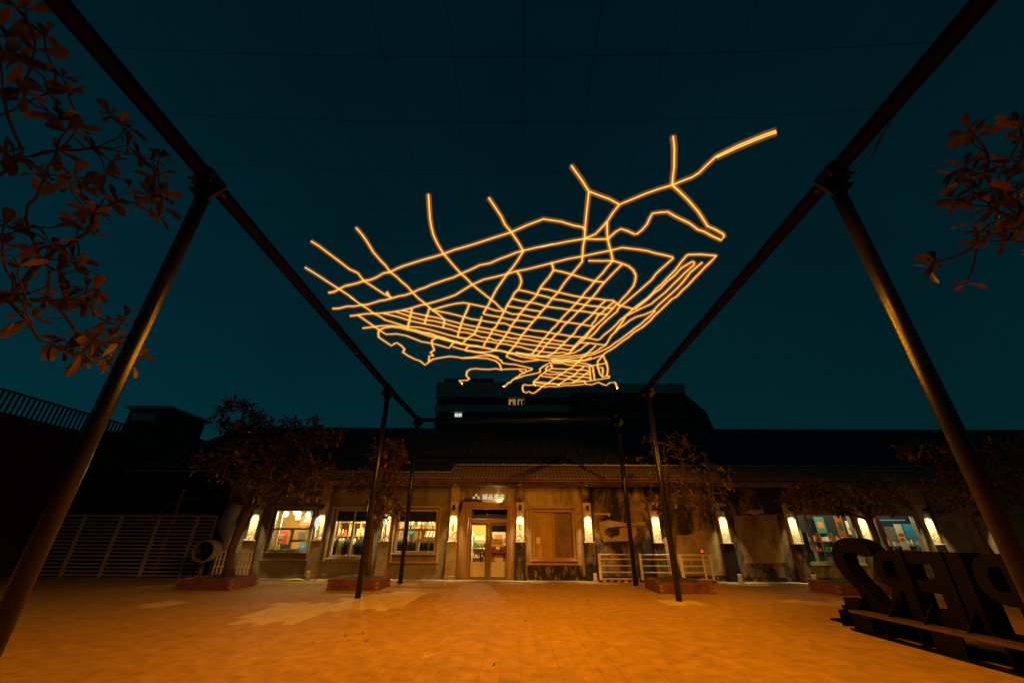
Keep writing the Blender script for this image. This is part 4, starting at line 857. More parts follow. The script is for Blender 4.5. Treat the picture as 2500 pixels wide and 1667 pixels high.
# ------------------------------------------------------------------ fences, barriers
fb = thing('slat_fence', (-15.6, 18.2, 0), 'brown fence of thin horizontal slats left of the shop', 'fence')
FX = [-21.4, -19.8, -18.15, -16.58, -14.98, -13.36, -12.55]
for k in range(len(FX)-1):
    x0, x1 = FX[k]+0.05, FX[k+1]-0.05
    for j in range(17):
        z = 0.06+j*0.134+RND.uniform(-0.006, 0.006)
        bx(x0, x1, 18.19, 18.215, z, z+0.055).build('slat', M_['fence'], fb)
for x in FX: bx(x-0.05, x+0.05, 18.15, 18.25, 0, 2.27).build('post', M_['fence'], fb)
bx(FX[0], FX[-1], 18.16, 18.24, 2.272, 2.30).build('cap_rail', M_['fence'], fb)

def barrier(x0, x1, y, label, posts=2, striped=True, extra=()):
    t = thing('barrier', ((x0+x1)/2, y, 0), label, 'barrier', 'white metal barriers')
    for x in (x0, x1): bx(x-0.05, x+0.05, y-0.03, y+0.03, 0.08, 0.98).build('post', M_['white'], t, bevel=0.008)
    for x in (x0, x1): MB().lathe([(0,0.0),(0.03,0.0),(0.02,0.04),(0,0.045)], (x, y, 0.98), 'z', 10).build('cap', M_['black'], t)
    for z in (0.12, 0.34, 0.56, 0.78, 0.94): MB().tube([(x0+0.05,y,z),(x1-0.05,y,z)], 0.022, 8).build('rail', M_['white'], t, True)
    for x in extra: bx(x-0.03, x+0.03, y-0.025, y+0.025, 0.1, 0.95).build('upright', M_['white'], t)
    n = max(6, int((x1-x0)/0.11)); b = (x1-x0+0.24)/n
    for k in range(n):
        xa = x0-0.12+k*b; m = MB()
        m.prism([(xa, 0.0),(xa+b, 0.0),(xa+b+0.04, 0.075),(xa+0.04, 0.075)], 'xz', y-0.10, y+0.10); m.build('hazard_block', M_['hz_black' if k % 2 == 0 else 'hz_orange'], t)
barrier(3.26, 4.52, 17.72, 'white barrier with hazard-striped foot left of the right-hand posts')
barrier(4.85, 6.12, 17.72, 'white barrier with hazard-striped foot behind the right planter')
barrier(6.42, 7.56, 17.72, 'white barrier with a red lamp on top right of the tree', extra=(7.28,))
t = thing('warning_lamp', (7.3, 17.72, 0.98), 'small red warning lamp on the rightmost white barrier', 'lamp')
MB().lathe([(0,0),(0.05,0),(0.05,0.04),(0,0.04)], (7.3,17.72,0.985), 'z', 10).build('foot', M_['black'], t)
MB().lathe([(0.045,0),(0.05,0.03),(0.035,0.08),(0,0.09)], (7.3,17.72,1.026), 'z', 12).build('lens', emitter('red_lens', (1.0, 0.04, 0.01), 1.8), t, True)
t = thing('railing', (-10.9, 17.7, 0), 'low white railing with close uprights behind the left planter', 'railing')
for z in (0.12, 0.42, 0.68, 0.93): bx(-11.75, -10.35, 17.68, 17.72, z, z+0.04).build('rail', M_['white'], t)
for x in (-11.72, -11.58, -11.42, -11.28, -10.78, -10.65, -10.51, -10.38): bx(x-0.025, x+0.025, 17.655, 17.679, 0, 1.0).build('upright', M_['white'], t)
for x, lab in ((8.60, 'small pale ground spotlight at the foot of the pilaster left of the walled-up window'), (11.42, 'small pale ground spotlight at the foot of the pilaster right of the walled-up window'), (3.05, 'small pale ground box at the foot of the pilaster right of the boarded window'), (-8.05, 'small pale ground spotlight below the first round sign')):
    t = thing('ground_spotlight', (x, 17.78, 0), lab, 'lamp', 'ground spotlights by the wall')
    bx(x-0.06, x+0.06, 17.74, 17.86, 0.012, 0.30).build('body', M_['white'], t, bevel=0.008); bx(x-0.10, x+0.10, 17.70, 17.88, 0.012, 0.05).build('foot', M_['metal'], t)
# big exhaust fan and duct by the fence
t = thing('exhaust_fan', (-12.1, 17.4, 0.0), 'large round exhaust fan drum beside the left fence', 'fan')
m = MB().lathe([(0.34,-0.42),(0.385,-0.42),(0.385,0.36),(0.33,0.5),(0.33,0.36),(0.34,-0.42)], (0,0,0), 'y', 28)
ca, sa = math.cos(math.radians(-14)), math.sin(math.radians(-14))
def fanp(p): x, y, z = p; return (-12.02+x*ca+y*sa, 17.45+y*ca-x*sa, 0.98+z)
m.v = [fanp(p) for p in m.v]; m.build('drum', M_['duct'], t, True)
for k in range(5):
    a = k*2*math.pi/5; m = MB(); c, s_ = math.cos(a), math.sin(a)
    m.add([fanp((c*r-s_*wq, -0.2+wq*0.4, s_*r+c*wq)) for r, wq in ((0.05,-0.02),(0.31,-0.09),(0.31,0.09),(0.05,0.03))], [(0,1,2,3)]); m.build('blade', M_['corten_dk'], t)
for dx in (-0.25, 0.25): MB().bar(fanp((dx,0,-0.34)), (fanp((dx,0,0))[0], fanp((dx,0,0))[1], 0.0), 0.05, 0.05).build('leg', M_['black'], t)
t = thing('curved_duct', (-11.9, 18.05, 0), 'tall curved sheet-metal duct on the wall left of the first window', 'duct')
MB().tube([(-11.55,18.1,0.05),(-11.55,18.1,0.9),(-11.75,18.1,1.5),(-12.0,18.1,1.95),(-11.9,18.1,2.5),(-11.75,18.1,2.75)], [0.22,0.22,0.3,0.33,0.3,0.24], 16).build('pipe', M_['duct'], t, True)
for z, x in ((1.25,-11.66),(2.15,-11.97)): MB().tube([(x-0.45,18.1,z),(x+0.42,18.1,z+0.02)], 0.02, 6).build('strap', M_['black'], t)
MB().tube([(-15.4,19.4,0),(-15.3,19.4,3.45)], 0.09, 10).solo('stub_post', M_['wood'], (-15.4,19.4,0), 'short timber post rising behind the slat fence', 'post')
MB().tube([(-16.2,19.2,2.1),(-15.8,19.2,2.6),(-15.2,19.2,2.95),(-14.5,19.2,3.05),(-14.2,19.2,2.95)], 0.03, 8).solo('bent_pipe', M_['flash'], (-16.2,19.2,2.1), 'thin bent pipe arching over the slat fence', 'pipe')
for k in range(4): MB().tube([(-13.6+k*0.05,19.2,1.8),(-13.5+k*0.06,19.2,3.0),(-13.2+k*0.04,19.2,3.4)], 0.012, 6).solo('cable_run', M_['wood_dk'], (-13.6+k*0.05,19.2,1.8), ('leftmost', 'second', 'third', 'rightmost')[k]+' cable in the bundle rising behind the right end of the slat fence', 'cable', 'cables behind the fence')

# ------------------------------------------------------------------ brick planters
bk_me = []
for k in range(5):
    m = MB(); a, b, c = 0.095, 0.045, 0.027
    m.box(-a, a, -b, b, -c, c, (k+0.5)/5); bk_me.append(m.mesh('brick', M_['brick']))
def planter(x0, x1, y0, y1, label, h=0.31, z=0.0):
    t = thing('brick_planter', ((x0+x1)/2, (y0+y1)/2, 0), label, 'planter', 'brick tree planters')
    core = MB(); i = 0.012; w_ = 0.1
    for (a, b, c, d) in ((x0+i,x1-i,y0+i,y0+w_),(x0+i,x1-i,y1-w_,y1-i),(x0+i,x0+w_,y0+w_,y1-w_),(x1-w_,x1-i,y0+w_,y1-w_)): core.box(a, b, c, d, 0, h-0.012)
    core.build('mortar_core', M_['mortar'], t)
    s = MB(); nn = 10; vs = []; fs = []
    for q in range(nn+1):
        for p in range(nn+1):
            fx, fy = p/nn, q/nn; e = min(fx, 1-fx, fy, 1-fy)
            vs.append((x0+w_+(x1-x0-2*w_)*fx, y0+w_+(y1-y0-2*w_)*fy, h-0.05+0.12*min(1, e*3)+RND.uniform(-0.015, 0.015)))
    for q in range(nn):
        for p in range(nn): k = q*(nn+1)+p; fs.append((k, k+1, k+nn+2, k+nn+1))
    s.add(vs, fs).build('soil', M_['soil'], t, True)
    lay = 5; ch = h/lay
    for L_ in range(lay):
        zc = ch*(L_+0.5)
        for side in range(4):
            ln = (x1-x0) if side < 2 else (y1-y0); n = max(3, round(ln/0.2)); st = ln/n
            for k in range(n):
                f = (k+0.5+(0.5 if L_ % 2 else 0))*st
                if f > ln-0.05: continue
                if side >= 2 and (f < 0.1 or f > ln-0.1): continue
                o = bpy.data.objects.new('brick', RND.choice(bk_me)); o.parent = t
                if side == 0: p = (x0+f, y0+0.045, zc)
                elif side == 1: p = (x0+f, y1-0.045, zc)
                elif side == 2: p = (x0+0.045, y0+f, zc)
                else: p = (x1-0.045, y0+f, zc)
                if side >= 2: o.rotation_euler = (0, 0, math.pi/2)
                o.scale = (st/0.2*0.985, 1, ch/0.062*0.98)
                if side == 1 and L_ < lay-1: bpy.data.objects.remove(o); continue
                o.location = Vector(p)-t.location+Vector((RND.uniform(-0.002, 0.002), RND.uniform(-0.003, 0.003), 0)); COL.objects.link(o)
planter(-10.55, -8.82, 14.3, 15.85, 'red brick planter under the large left tree')
planter(-5.92, -4.30, 14.5, 15.9, 'red brick planter behind the left middle steel post')
planter(4.40, 6.06, 14.3, 15.95, 'red brick planter beside the right middle steel post')
planter(9.75, 11.4, 14.2, 15.6, 'red brick planter left of the big steel letters')
planter(12.6, 14.4, 12.2, 13.9, 'red brick planter mostly hidden behind the big steel letters')

# ------------------------------------------------------------------ trees
def leaf_mesh(tone, mat, bend):
    prof = [(0.0, 0.012), (0.25, 0.10), (0.55, 0.19), (0.8, 0.20), (0.95, 0.11), (1.0, 0.0)]
    m = MB(); vs = []; fs = []
    for (t, h) in prof:
        z = -bend*t*t
        vs += [(t, -h, z+h*0.35), (t, 0, z), (t, h, z+h*0.35)]
    for i in range(len(prof)-1):
        a = i*3; fs += [(a, a+1, a+4, a+3), (a+1, a+2, a+5, a+4)]
    m.add(vs, fs, tone); return m
LEAF = [leaf_mesh((k+0.5)/6, None, b) for k, b in enumerate((0.1, 0.25, 0.0, 0.35, 0.18, -0.05))]
LEAF_ME = [(l.mesh('leaf', M_['leaf'], smooth=True), l.mesh('leaf', M_['leaf_red'], smooth=True)) for l in LEAF]
def basis_from(d, roll):
    d = d.normalized(); up = Vector((0,0,1)) if abs(d.z) < 0.95 else Vector((1,0,0))
    s = up.cross(d).normalized(); u = d.cross(s)
    s2 = s*math.cos(roll)+u*math.sin(roll); u2 = -s*math.sin(roll)+u*math.cos(roll)
    return Matrix((d, s2, u2)).transposed()
def grow(root, nodes, pull=0.55):
    """connect every node to the tree: short links, but not much longer a way back to the root"""
    pts = [Vector(root)]+[Vector(n) for n in nodes]; N = len(pts)
    par = [-1]*N; dist = [1e9]*N; best = [1e9]*N; done = [False]*N; best[0] = 0; dist[0] = 0
    for _ in range(N):
        i = min((k for k in range(N) if not done[k]), key=lambda k: best[k]); done[i] = True
        for j in range(N):
            if done[j]: continue
            d = (pts[j]-pts[i]).length; c = d**1.5+pull*dist[i]
            if c < best[j]: best[j] = c; par[j] = i; dist[j] = dist[i]+d
    return pts, par
def tree(name, base, trunk, nodes, label, leaf_len, per, tip_r=0.008, trunk_r=0.11, singles=0, group=None, red=0.35, seed=1, up=0.35, cat='tree'):
    R = random.Random(seed); t = thing(name, base, label, cat, group)
    fork = trunk[-1]; pts, par = grow(fork, nodes); N = len(pts)
    kids = [0]*N
    ch = [[] for _ in range(N)]
    for j in range(1, N): ch[par[j]].append(j)
    order = []; st = [0]
    while st: i = st.pop(); order.append(i); st += ch[i]
    load = [1.0]*N
    for i in reversed(order):
        if ch[i]: load[i] = sum(load[c] for c in ch[i])+0.3
    rad = [min(trunk_r*0.8, tip_r*load[i]**0.46) for i in range(N)]
    tr = MB(); n = len(trunk)
    tr.tube(trunk, [trunk_r*(1.35-0.55*k/(n-1)) if k == 0 else trunk_r*(1.0-0.25*k/(n-1)) for k in range(n)], 10); tr.build('trunk', M_['bark'], t, True)
    bm = MB()
    for j in range(1, N):
        a, b = pts[par[j]], pts[j]; d = (b-a).length
        gp = pts[par[par[j]]] if par[j] > 0 else Vector(trunk[-2])
        din = (a-gp).normalized()*d*0.35
        sag = Vector((0, 0, -0.10*d*R.random()))
        c1 = a+din; c2 = b-Vector((0, 0, 1))*d*0.22*R.random()-(b-a)*0.25
        q = []
        for k in range(6):
            s = k/5; q.append(a*(1-s)**3+c1*3*s*(1-s)**2+c2*3*s*s*(1-s)+b*s**3+Vector((R.gauss(0,1),R.gauss(0,1),R.gauss(0,1)))*d*0.018*(0 < k < 5)+sag*s*(1-s)*2)
        r0, r1 = max(rad[j], min(rad[par[j]], rad[j]*1.5)), rad[j]
        bm.tube(q, [r0+(r1-r0)*k/5 for k in range(6)], 6, cap=False)
    bm.build('branches', M_['bark'], t, True)
    fol = [MB(), MB()]; cnt = 0
    cand = sorted(range(1, N), key=lambda k: (pts[k]-Vector((0,0,EYE))).length) if singles else range(1, N)
    for j in cand:
        d = (pts[j]-pts[par[j]]).normalized(); ax = (d+Vector((0,0,up))).normalized()
        s1 = ax.orthogonal().normalized(); s2 = ax.cross(s1); k0 = R.random()*6.28; nl = max(3, int(R.gauss(per, 1.4)))
        for k in range(nl):
            a = k0+k*2*math.pi/nl+R.uniform(-0.3, 0.3); el = R.uniform(-0.15, 0.75)
            dr = (s1*math.cos(a)+s2*math.sin(a))*math.cos(el)+ax*math.sin(el)
            L_ = leaf_len*R.uniform(0.5, 1.2); B = basis_from(dr, R.uniform(-0.5, 0.5)); v = R.randrange(6); rd = 1 if R.random() < red else 0
            pos = pts[j]+dr*0.01
            if cnt < singles:
                o = bpy.data.objects.new('leaf', LEAF_ME[v][rd]); o.parent = t
                o.matrix_local = Matrix.Translation(pos-t.location) @ B.to_4x4() @ Matrix.Scale(L_, 4); COL.objects.link(o); cnt += 1
            else:
                l = LEAF[v]; fol[rd].add([pos+B @ (Vector(p)*L_) for p in l.v], l.f, R.random())
    for rd in (0, 1):
        if fol[rd].v: tag(fol[rd].build('foliage', M_['leaf_red' if rd else 'leaf'], t, True), kind='stuff')
    return t
def crown(R, n, blobs, mind=0.14):
    out = []; tries = 0; W = [b[6] for b in blobs]
    while len(out) < n and tries < n*40:
        tries += 1
        b = R.choices(blobs, W)[0]
        while True:
            p = Vector((R.uniform(-1,1), R.uniform(-1,1), R.uniform(-1,1)))
            if 0.35 < p.length < 1: break
        q = Vector((b[0]+p.x*b[3], b[1]+p.y*b[4], b[2]+p.z*b[5]))
        if all((q-o).length > mind for o in out): out.append(q)
    return out
R1 = random.Random(5)
tree('terminalia_tree', (-9.35, 14.95, 0.3), [(-9.36,14.95,0.3),(-9.44,14.95,0.7),(-9.5,14.95,1.1),(-9.45,14.97,1.7),(-9.36,15.0,2.3)],
     crown(R1, 460, [(-9.6,14.9,4.0,2.1,1.5,0.8,3),(-8.6,15.2,3.1,1.6,1.3,0.6,2),(-10.6,14.8,5.5,0.9,0.9,0.7,1.2),(-7.6,15.0,5.0,1.1,1.0,0.5,1.2),(-9.2,15,5.0,1.4,1.2,0.6,1.5),(-7.3,14.8,3.6,0.9,0.9,0.5,1)]),
     'broad dark-leaved tree in the leftmost brick planter', 0.26, 6, 0.009, 0.155, red=0.25, seed=3, group='trees in brick planters')
tree('terminalia_tree', (-5.05, 15.2, 0.3), [(-4.88,15.2,0.3),(-4.93,15.2,0.9),(-4.95,15.2,1.5),(-4.9,15.2,2.1)],
     crown(R1, 300, [(-4.75,15.2,4.3,0.7,0.7,0.6,2),(-4.9,15.2,3.3,0.95,0.8,0.6,2),(-4.6,15.1,2.5,0.7,0.6,0.5,1.2),(-5.8,15.2,3.3,0.5,0.5,0.4,0.7)]),
     'narrow rust-leaved tree behind the left middle steel post', 0.22, 6, 0.008, 0.09, seed=4, group='trees in brick planters', red=0.4)
tree('terminalia_tree', (5.35, 15.2, 0.3), [(5.3,15.2,0.3),(5.28,15.2,0.9),(5.38,15.2,1.5),(5.55,15.2,2.2)],
     crown(R1, 170, [(6.0,15.2,3.9,1.5,1.0,0.9,1.6),(5.9,15.2,2.65,1.6,1.1,0.35,2.2),(5.7,15.2,4.8,0.9,0.7,0.35,0.6),(7.2,15.2,3.4,0.6,0.6,0.6,0.6)], 0.16),
     'sparse rust-leaved tree in the planter right of the door', 0.22, 5, 0.008, 0.10, seed=6, group='trees in brick planters', red=0.4)
tree('terminalia_tree', (10.9, 14.9, 0.3), [(11.6,14.9,0.3),(11.75,14.9,0.9),(12.0,14.9,1.5),(12.0,14.9,2.0)],
     crown(R1, 260, [(11.5,15.0,2.75,2.3,1.2,0.45,3),(12.8,15.0,3.3,1.0,0.9,0.4,1),(10.4,15.0,3.0,0.9,0.8,0.4,1)], 0.14),
     'low spreading tree in front of the right-hand shop windows', 0.21, 6, 0.008, 0.11, seed=8, group='trees in brick planters', red=0.35)
tree('terminalia_tree', (13.5, 13.0, 0.3), [(13.8,13.0,0.3),(13.6,13.0,0.9),(13.42,13.0,1.5),(13.4,13.0,2.1)],
     crown(R1, 260, [(13.9,13.0,2.9,1.4,1.1,0.6,2),(14.8,13.0,3.5,1.6,1.1,0.7,2),(13.0,13.0,4.0,0.8,0.8,0.35,0.6),(15.6,12.8,4.3,1.0,0.9,0.3,0.8)], 0.14),
     'rust-leaved tree at the far right behind the steel letters', 0.21, 6, 0.008, 0.13, seed=9, group='trees in brick planters', red=0.35)
# overhanging tree at the left edge: rosettes placed in its own crown volume
LT = '60,30 110,45 180,140 190,165 150,210 90,260 130,290 20,160 15,230 265,330 290,390 200,400 90,380 20,430 100,410 250,510 280,560 330,540 510,520 540,545 470,490 390,630 540,620 590,660 640,680 680,670 680,740 660,760 480,690 450,740 240,640 60,670 20,650 310,750 290,780 150,740 200,750 340,800 450,840 490,860 640,830 680,830 640,870 690,880 670,915 330,950 370,990 400,905 20,960 10,1040 120,970 60,1090 150,1050 220,1040 310,1100 330,1140 80,1130 170,1120 250,1150 210,1210 100,1250 60,1250 10,1270 190,1270 270,1270 370,1220 400,1230 370,1290 400,1300 340,1270 100,1330 130,1355 450,1365 530,1350 510,1380 220,1460 270,1490 290,1455 360,1420 390,1450 430,1460 480,1450 340,1500 380,1520 430,1520 460,1530 550,1540 575,1500'
R2 = random.Random(2); nodes = []
for tk in LT.split():
    x, y = map(float, tk.split(',')); nodes.append(at_x(x/1.7415, y/1.7415, -6.9+R2.uniform(-0.6, 0.5)))
for k in range(45): nodes.append((R2.uniform(-9.4,-8.0), R2.uniform(2.2,6.2), R2.uniform(4.2,8.0)))
tree('terminalia_tree', (-9.3, 5.2, 0), [(-9.3,5.2,0),(-9.25,5.2,1.2),(-9.3,5.1,2.6),(-9.1,5.0,4.2)], nodes, 'large-leaved tree reaching in from the left edge of the photo', 0.29, 6, 0.0095, 0.16, singles=300, red=0.35, seed=12, up=0.2)
RT = '1080,300 1110,330 1170,280 1090,365 1400,250 1420,290 1400,390 1350,490 1060,540 1100,570 1000,595 1210,510 1060,650 1190,610 1260,690 1280,580 1390,560 1060,770 1000,750 1150,690 1390,700 1240,800 1350,770 1420,820 1250,900 1400,880 1140,1000 1210,1010 1300,970 1340,1000 1420,940 850,1165 870,1140 840,1190 1075,1280 1150,960'
nodes = []
for tk in RT.split():
    x, y = map(float, tk.split(',')); nodes.append(at_x(1950+x/2.613, 200+y/2.613, 7.2+R2.uniform(-0.4, 0.5)))
for k in range(35): nodes.append((R2.uniform(8.0,9.6), R2.uniform(2.8,5.6), R2.uniform(4.0,7.4)))
tree('terminalia_tree', (9.8, 4.3, 0), [(9.8,4.3,0),(9.75,4.3,1.2),(9.8,4.3,2.6),(9.5,4.4,4.0)], nodes, 'large-leaved tree reaching in from the right edge of the photo', 0.28, 5, 0.010, 0.16, singles=160, red=0.6, seed=13, up=0.1)

# ------------------------------------------------------------------ big steel letters seen from behind
XS = 6.55; XT = 6.85
st = thing('letter_sign', (6.7, 7.8, 0), 'big dark steel letters PIER-2 standing on the square, seen from behind', 'sign')
def arc(cx, cz, ry, rz, a0, a1, n=10): return [(cx+ry*math.cos(math.radians(a0+(a1-a0)*k/n)), cz+rz*math.sin(math.radians(a0+(a1-a0)*k/n))) for k in range(n+1)]
def letter(name, strokes):
    """strokes: outlines in (y, z), extruded through the plate thickness; first is the outer outline, rest are openings cut with a bridge"""
    m = MB()
    for k, p in enumerate(strokes): m.prism(p, 'yz', XS+0.0008*k, XT-0.0008*k)
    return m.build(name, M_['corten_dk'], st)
def band(outer, inner):
    """closed strip between two open curves of equal length"""
    return [ [outer[i], outer[i+1], inner[i+1], inner[i]] for i in range(len(outer)-1) ]
Z0, Z1 = 0.34, 1.34
# 2 (mirrored from here): hook at the near side, bowl at the far side, diagonal sweeping to the near foot
o = arc(8.9, 1.18, 0.57, 0.36, 170-180, 180+35-0, 16); i_ = arc(8.9, 1.18, 0.30, 0.13, -10, 215, 16)
outer = [(8.34,1.25)]+arc(8.88, 1.16, 0.56, 0.38, 150, 0, 12)[0:]+[(9.42,1.02),(9.25,0.82),(9.02,0.62),(8.98,0.36)]
inner = [(8.62,1.25)]+arc(8.88, 1.16, 0.27, 0.13, 150, 0, 12)[0:]+[(9.12,1.05),(8.98,0.86),(8.72,0.62),(8.55,0.38)]
letter('numeral_two', band(outer, inner)+[[(8.36,0.34),(9.5,0.34),(9.5,0.47),(8.36,0.47)]])
def ring(cy, cz, ro, rzo, ri, rzi, a0, a1, n=10): return band(arc(cy, cz, ro, rzo, a0, a1, n), arc(cy, cz, ri, rzi, a0, a1, n))
letter('letter_r', [[(7.74,Z0),(7.96,Z0),(7.96,Z1),(7.74,Z1)], [(7.95,1.18),(8.14,1.18),(8.14,Z1),(7.95,Z1)], [(7.95,0.74),(8.14,0.74),(8.14,0.90),(7.95,0.90)]]
       +ring(8.13, 1.04, 0.30, 0.30, 0.09, 0.14, 90, -90)+[[(8.02,0.75),(8.20,0.75),(8.42,0.34),(8.20,0.34)]])
letter('letter_e', [[(7.02,Z0),(7.27,Z0),(7.27,Z1),(7.02,Z1)], [(7.26,1.16),(7.68,1.16),(7.68,Z1),(7.26,Z1)], [(7.26,0.76),(7.62,0.76),(7.62,0.93),(7.26,0.93)], [(7.26,Z0),(7.68,Z0),(7.68,0.53),(7.26,0.53)]])
letter('letter_i', [[(6.73,Z0),(6.97,Z0),(6.97,Z1),(6.73,Z1)]])
letter('letter_p', [[(6.02,Z0),(6.24,Z0),(6.24,Z1),(6.02,Z1)], [(6.23,1.18),(6.38,1.18),(6.38,Z1),(6.23,Z1)], [(6.23,0.72),(6.38,0.72),(6.38,0.88),(6.23,0.88)]]+ring(6.37, 1.03, 0.29, 0.31, 0.09, 0.15, 90, -90))
bx(XS-0.30, XS-0.02, 5.6, 9.02, 0.285, 0.325).build('rear_ledge', M_['corten'], st, bevel=0.004)
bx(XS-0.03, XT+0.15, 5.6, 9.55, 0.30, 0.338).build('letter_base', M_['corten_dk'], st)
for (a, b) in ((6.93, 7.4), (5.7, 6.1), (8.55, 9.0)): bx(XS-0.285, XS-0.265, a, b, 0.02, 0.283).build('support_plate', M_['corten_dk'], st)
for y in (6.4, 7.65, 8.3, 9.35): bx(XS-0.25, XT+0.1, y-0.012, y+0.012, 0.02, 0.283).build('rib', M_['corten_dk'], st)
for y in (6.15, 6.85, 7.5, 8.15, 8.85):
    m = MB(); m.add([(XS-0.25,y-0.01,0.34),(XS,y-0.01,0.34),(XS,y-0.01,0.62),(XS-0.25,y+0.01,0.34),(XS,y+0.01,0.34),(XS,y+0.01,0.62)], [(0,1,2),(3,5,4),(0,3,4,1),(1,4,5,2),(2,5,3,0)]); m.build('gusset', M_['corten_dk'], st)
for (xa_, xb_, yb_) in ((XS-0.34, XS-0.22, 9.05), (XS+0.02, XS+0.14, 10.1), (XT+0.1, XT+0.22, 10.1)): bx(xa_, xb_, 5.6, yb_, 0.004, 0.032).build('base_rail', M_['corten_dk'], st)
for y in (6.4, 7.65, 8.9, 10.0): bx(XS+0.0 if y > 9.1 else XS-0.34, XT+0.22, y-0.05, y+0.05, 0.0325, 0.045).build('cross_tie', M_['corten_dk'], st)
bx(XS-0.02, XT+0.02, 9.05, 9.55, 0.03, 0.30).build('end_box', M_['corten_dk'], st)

# ------------------------------------------------------------------ far buildings
fb_ = thing('office_block', (8, 60, 0), 'dark slab office block behind the warehouse roof with a few lit windows', 'building')
bx(-12.6, 8.5, 60, 75, 0, 16.0).build('lower_wall', M_['bldg'], fb_)
for (z0, z1) in ((15.5, 16.0), (17.1, 17.85), (18.9, 19.95), (21.2, 23.7)): bx(-12.6, 8.5, 59.7, 75, z0, z1).build('spandrel', M_['bldg'], fb_)
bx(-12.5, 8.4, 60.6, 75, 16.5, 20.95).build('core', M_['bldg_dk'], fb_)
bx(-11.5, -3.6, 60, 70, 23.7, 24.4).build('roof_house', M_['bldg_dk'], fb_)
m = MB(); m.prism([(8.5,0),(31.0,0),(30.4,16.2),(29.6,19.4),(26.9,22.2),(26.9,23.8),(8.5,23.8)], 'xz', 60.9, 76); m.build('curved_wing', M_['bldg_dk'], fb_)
m = MB(); m.prism([(8.5,22.2),(26.9,22.2),(26.9,23.8),(8.5,23.8)], 'xz', 60.5, 60.89); m.build('wing_parapet', M_['bldg'], fb_)
lit_y = emitter('lit_window_yellow', (1.0, 0.62, 0.16), 0.26); lit_w = emitter('lit_window_white', (0.82, 1.0, 0.85), 0.75)
for row, (z0, z1) in enumerate(((16.02, 17.08), (17.87, 18.88), (19.97, 21.18))):
    for k in range(15):
        x0 = -12.35+k*1.39
        m = MB().box(x0, x0+1.25, 60.35, 60.55, z0, z0+0.08).box(x0, x0+1.25, 60.35, 60.55, z1-0.08, z1).box(x0, x0+0.07, 60.35, 60.55, z0+0.08, z1-0.08).box(x0+1.18, x0+1.25, 60.35, 60.55, z0+0.08, z1-0.08).box(x0+0.6, x0+0.65, 60.36, 60.54, z0+0.08, z1-0.08)
        wn = m.build('window', M_['bldg'] if row == 0 else M_['bldg_dk'], fb_)
        lit = M_['bldg_pane']
        if row == 2 and k in (8, 9): lit = lit_y
        if row == 1 and k == 2: lit = lit_w
        bx(x0+0.07, x0+1.18, 60.42, 60.46, z0+0.08, z1-0.08).build('pane', lit, wn)
        if row == 2 and k in (9, 10):
            bx(x0+0.3, x0+0.62, 60.37, 60.4, z0+0.08, z1-0.35).build('curtain', M_['black'], wn)
            bx(x0+0.8, x0+1.16, 60.37, 60.4, z0+0.08, z1-(0.2 if k == 9 else 0.1)).build('curtain', M_['black'], wn)
        if row == 2 and k == 8: bx(x0+0.4, x0+0.75, 60.37, 60.4, z0+0.08, z1-0.5).build('curtain', M_['black'], wn)
        if row == 1 and k in (2, 3): bx(x0+0.07, x0+1.18, 60.37, 60.4, z0+0.08, z0+0.35).build('curtain', M_['black'], wn)
for row, (z0, z1) in enumerate(((16.6,17.3),(18.3,18.9),(20.1,20.9))):
    for k in range(11):
        x0 = 9.6+k*1.7+row*0.1
        if x0 > 26.5: continue
        wn = MB().box(x0, x0+1.4, 60.8, 60.88, z0-0.06, z0).box(x0, x0+1.4, 60.8, 60.88, z1, z1+0.06).build('window', M_['bldg'], fb_)
        bx(x0, x0+1.4, 60.82, 60.86, z0, z1).build('pane', M_['bldg_pane'], wn)
# long dark building along the left side with a roof railing
lb = thing('side_building', (-24, 16, 0), 'dark building along the left side with a slatted roof railing', 'building')
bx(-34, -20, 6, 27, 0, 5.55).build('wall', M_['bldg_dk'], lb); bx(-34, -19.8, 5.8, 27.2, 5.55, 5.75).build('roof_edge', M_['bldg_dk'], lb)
bx(-20.02, -19.96, 6, 27, 6.55, 6.62).build('hand_rail', M_['black'], lb)
y = 6.1
while y < 27: bx(-20.015, -19.965, y-0.03, y+0.03, 5.75, 6.55).build('baluster', M_['black'], lb); y += 0.19
bx(-19.99, -19.93, 12.2, 12.8, 4.25, 4.3).build('tube_lamp', emitter('cyan_tube', (0.1, 0.65, 0.8), 0.7), lb)
p1 = at_y(315, 990, 34); p2 = at_y(402, 1003, 34)
hb = thing('hillside_house', (p1[0], 34, 0), 'small dark house with a flat roof beyond the left building', 'building')
bx(p1[0]-5, p2[0]+1.5, 34, 40, 0, p1[2]-2.2).build('lower_storey', M_['bldg_dk'], hb); bx(p1[0], p2[0], 34.3, 39, p1[2]-2.2, p1[2]-0.2).build('upper_storey', M_['bldg_dk'], hb)
bx(p1[0]-0.3, p2[0]+0.4, 34, 39.4, p1[2]-0.2, p1[2]).build('roof_slab', M_['bldg'], hb)
bx(p1[0]+0.4, p2[0]-0.8, 34.25, 34.29, p1[2]-1.3, p1[2]-0.6).build('window', M_['bldg'], hb)
t = thing('red_sign_board', (-18.9, 16.4, 0), 'dark red sign board standing at the left edge', 'sign')
bx(-20.2, -19.3, 15.9, 16.0, 0.4, 2.0).build('board', M_['red'], t); bx(-20.0, -19.5, 15.88, 15.898, 1.5, 1.7).build('print', M_['cream'], t); bx(-20.15, -19.35, 15.86, 15.96, 2.35, 2.5).build('lamp_strip', emitter('red_strip', (0.7, 0.03, 0.02), 0.35), t)
for x in (-20.15, -19.35): bx(x-0.04, x+0.04, 16.001, 16.06, 0, 2.5).build('post', M_['black'], t)

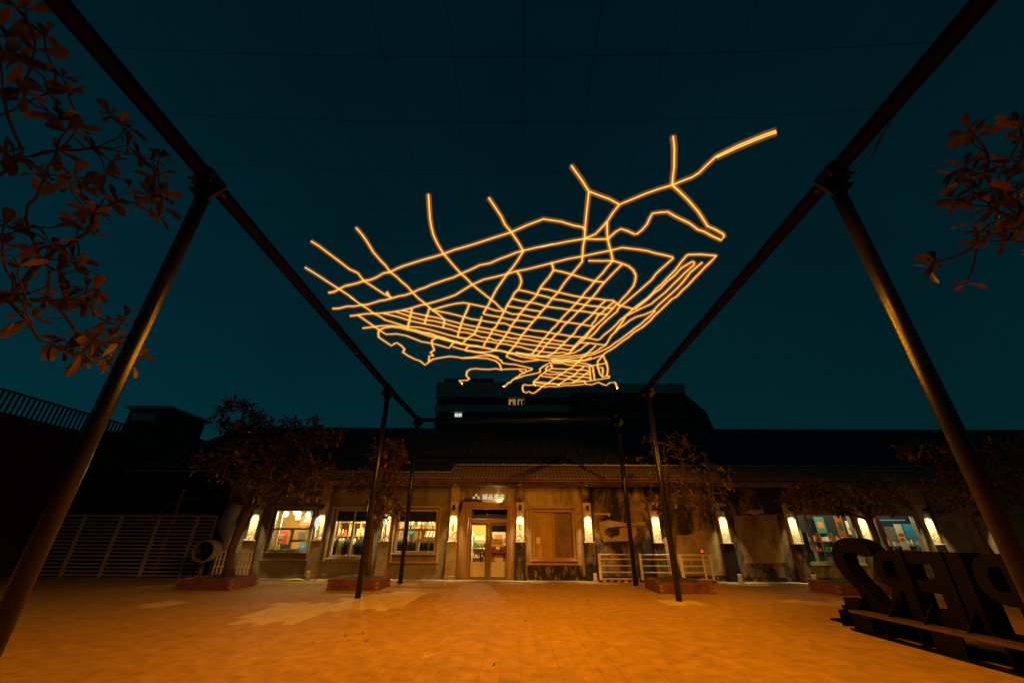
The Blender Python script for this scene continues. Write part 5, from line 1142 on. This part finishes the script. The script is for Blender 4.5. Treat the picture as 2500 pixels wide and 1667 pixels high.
# ------------------------------------------------------------------ litter on the paving
LIT = [(835,1552),(905,1562),(1210,1620),(1290,1515),(770,1568),(1460,1572),(690,1468),(590,1440),(1078,1460),(1430,1466),(1785,1440),(720,1445),(668,1420),(985,1440),(1640,1450),(880,1545)]
LITL = ['left one of the pair below the left pale patch', 'right one of the pair below the left pale patch', 'the one nearest the camera', 'alone near the centre line, midway to the door', 'furthest left in the foreground', 'furthest right in the foreground',
        'beside the left end of the largest pale patch', 'just right of the left planter', 'in front of the pilaster left of the door', 'in front of the boarded window', 'left of the big steel letters', 'above the largest pale patch',
        'by the wall under the second shop window', 'right of the second planter', 'in front of the right planter', 'small one between the foreground pair and the centre']
for k, (u, v) in enumerate(LIT):
    p = at_z(u, v, 0.004); sz = RND.uniform(0.07, 0.13); me = LEAF_ME[RND.randrange(6)][RND.randrange(2)]
    o = bpy.data.objects.new('fallen_leaf', me); COL.objects.link(o); o.location = (p[0], p[1], 0.022); o.scale = (sz,)*3; o.rotation_euler = (RND.uniform(-0.2,0.2), RND.uniform(-0.1,0.3), RND.uniform(0,6.28))
    tag(o, 'dry leaf on the paving, '+LITL[k], 'leaf', 'dry leaves scattered on the paving')
t = thing('tape_mark', tuple(at_z(1040, 1601, 0.0)), 'pale crossed tape mark stuck on the paving', 'tape')
for a, b in (((1030,1605),(1058,1597)), ((1036,1598),(1044,1604))):
    a, b = at_z(*a, 0.004), at_z(*b, 0.004); MB().bar(tuple(a), tuple(b), 0.025, 0.002).build('strip', M_['cream'], t)

# ------------------------------------------------------------------ sodium floodlight on a mast right of the square (casts the post shadows on the front)
LP = (14.0, 2.0, 11.0)
fm = thing('floodlight_mast', (14.6, 1.6, 0), 'tall sodium floodlight mast at the right of the square', 'lamp')
MB().tube([(14.6,1.6,0),(14.6,1.6,6),(14.6,1.6,11.4)], [0.14,0.11,0.07], 12).build('mast', M_['steel'], fm, True)
MB().bar((14.6,1.6,11.3),(14.1,1.9,11.3),0.06,0.06).build('arm', M_['steel'], fm)
MB().lathe([(0,0.22),(0.12,0.2),(0.22,0.02),(0.22,0.0),(0.18,0.03)], LP, 'z', 16).build('shade', M_['black'], fm, True)
spot('bulb', fm, (14.0, 2.0, 10.96), (1.2, 17.0, 1.5), 4800, 40, 0.6, (1.0, 0.37, 0.02), 0.12)
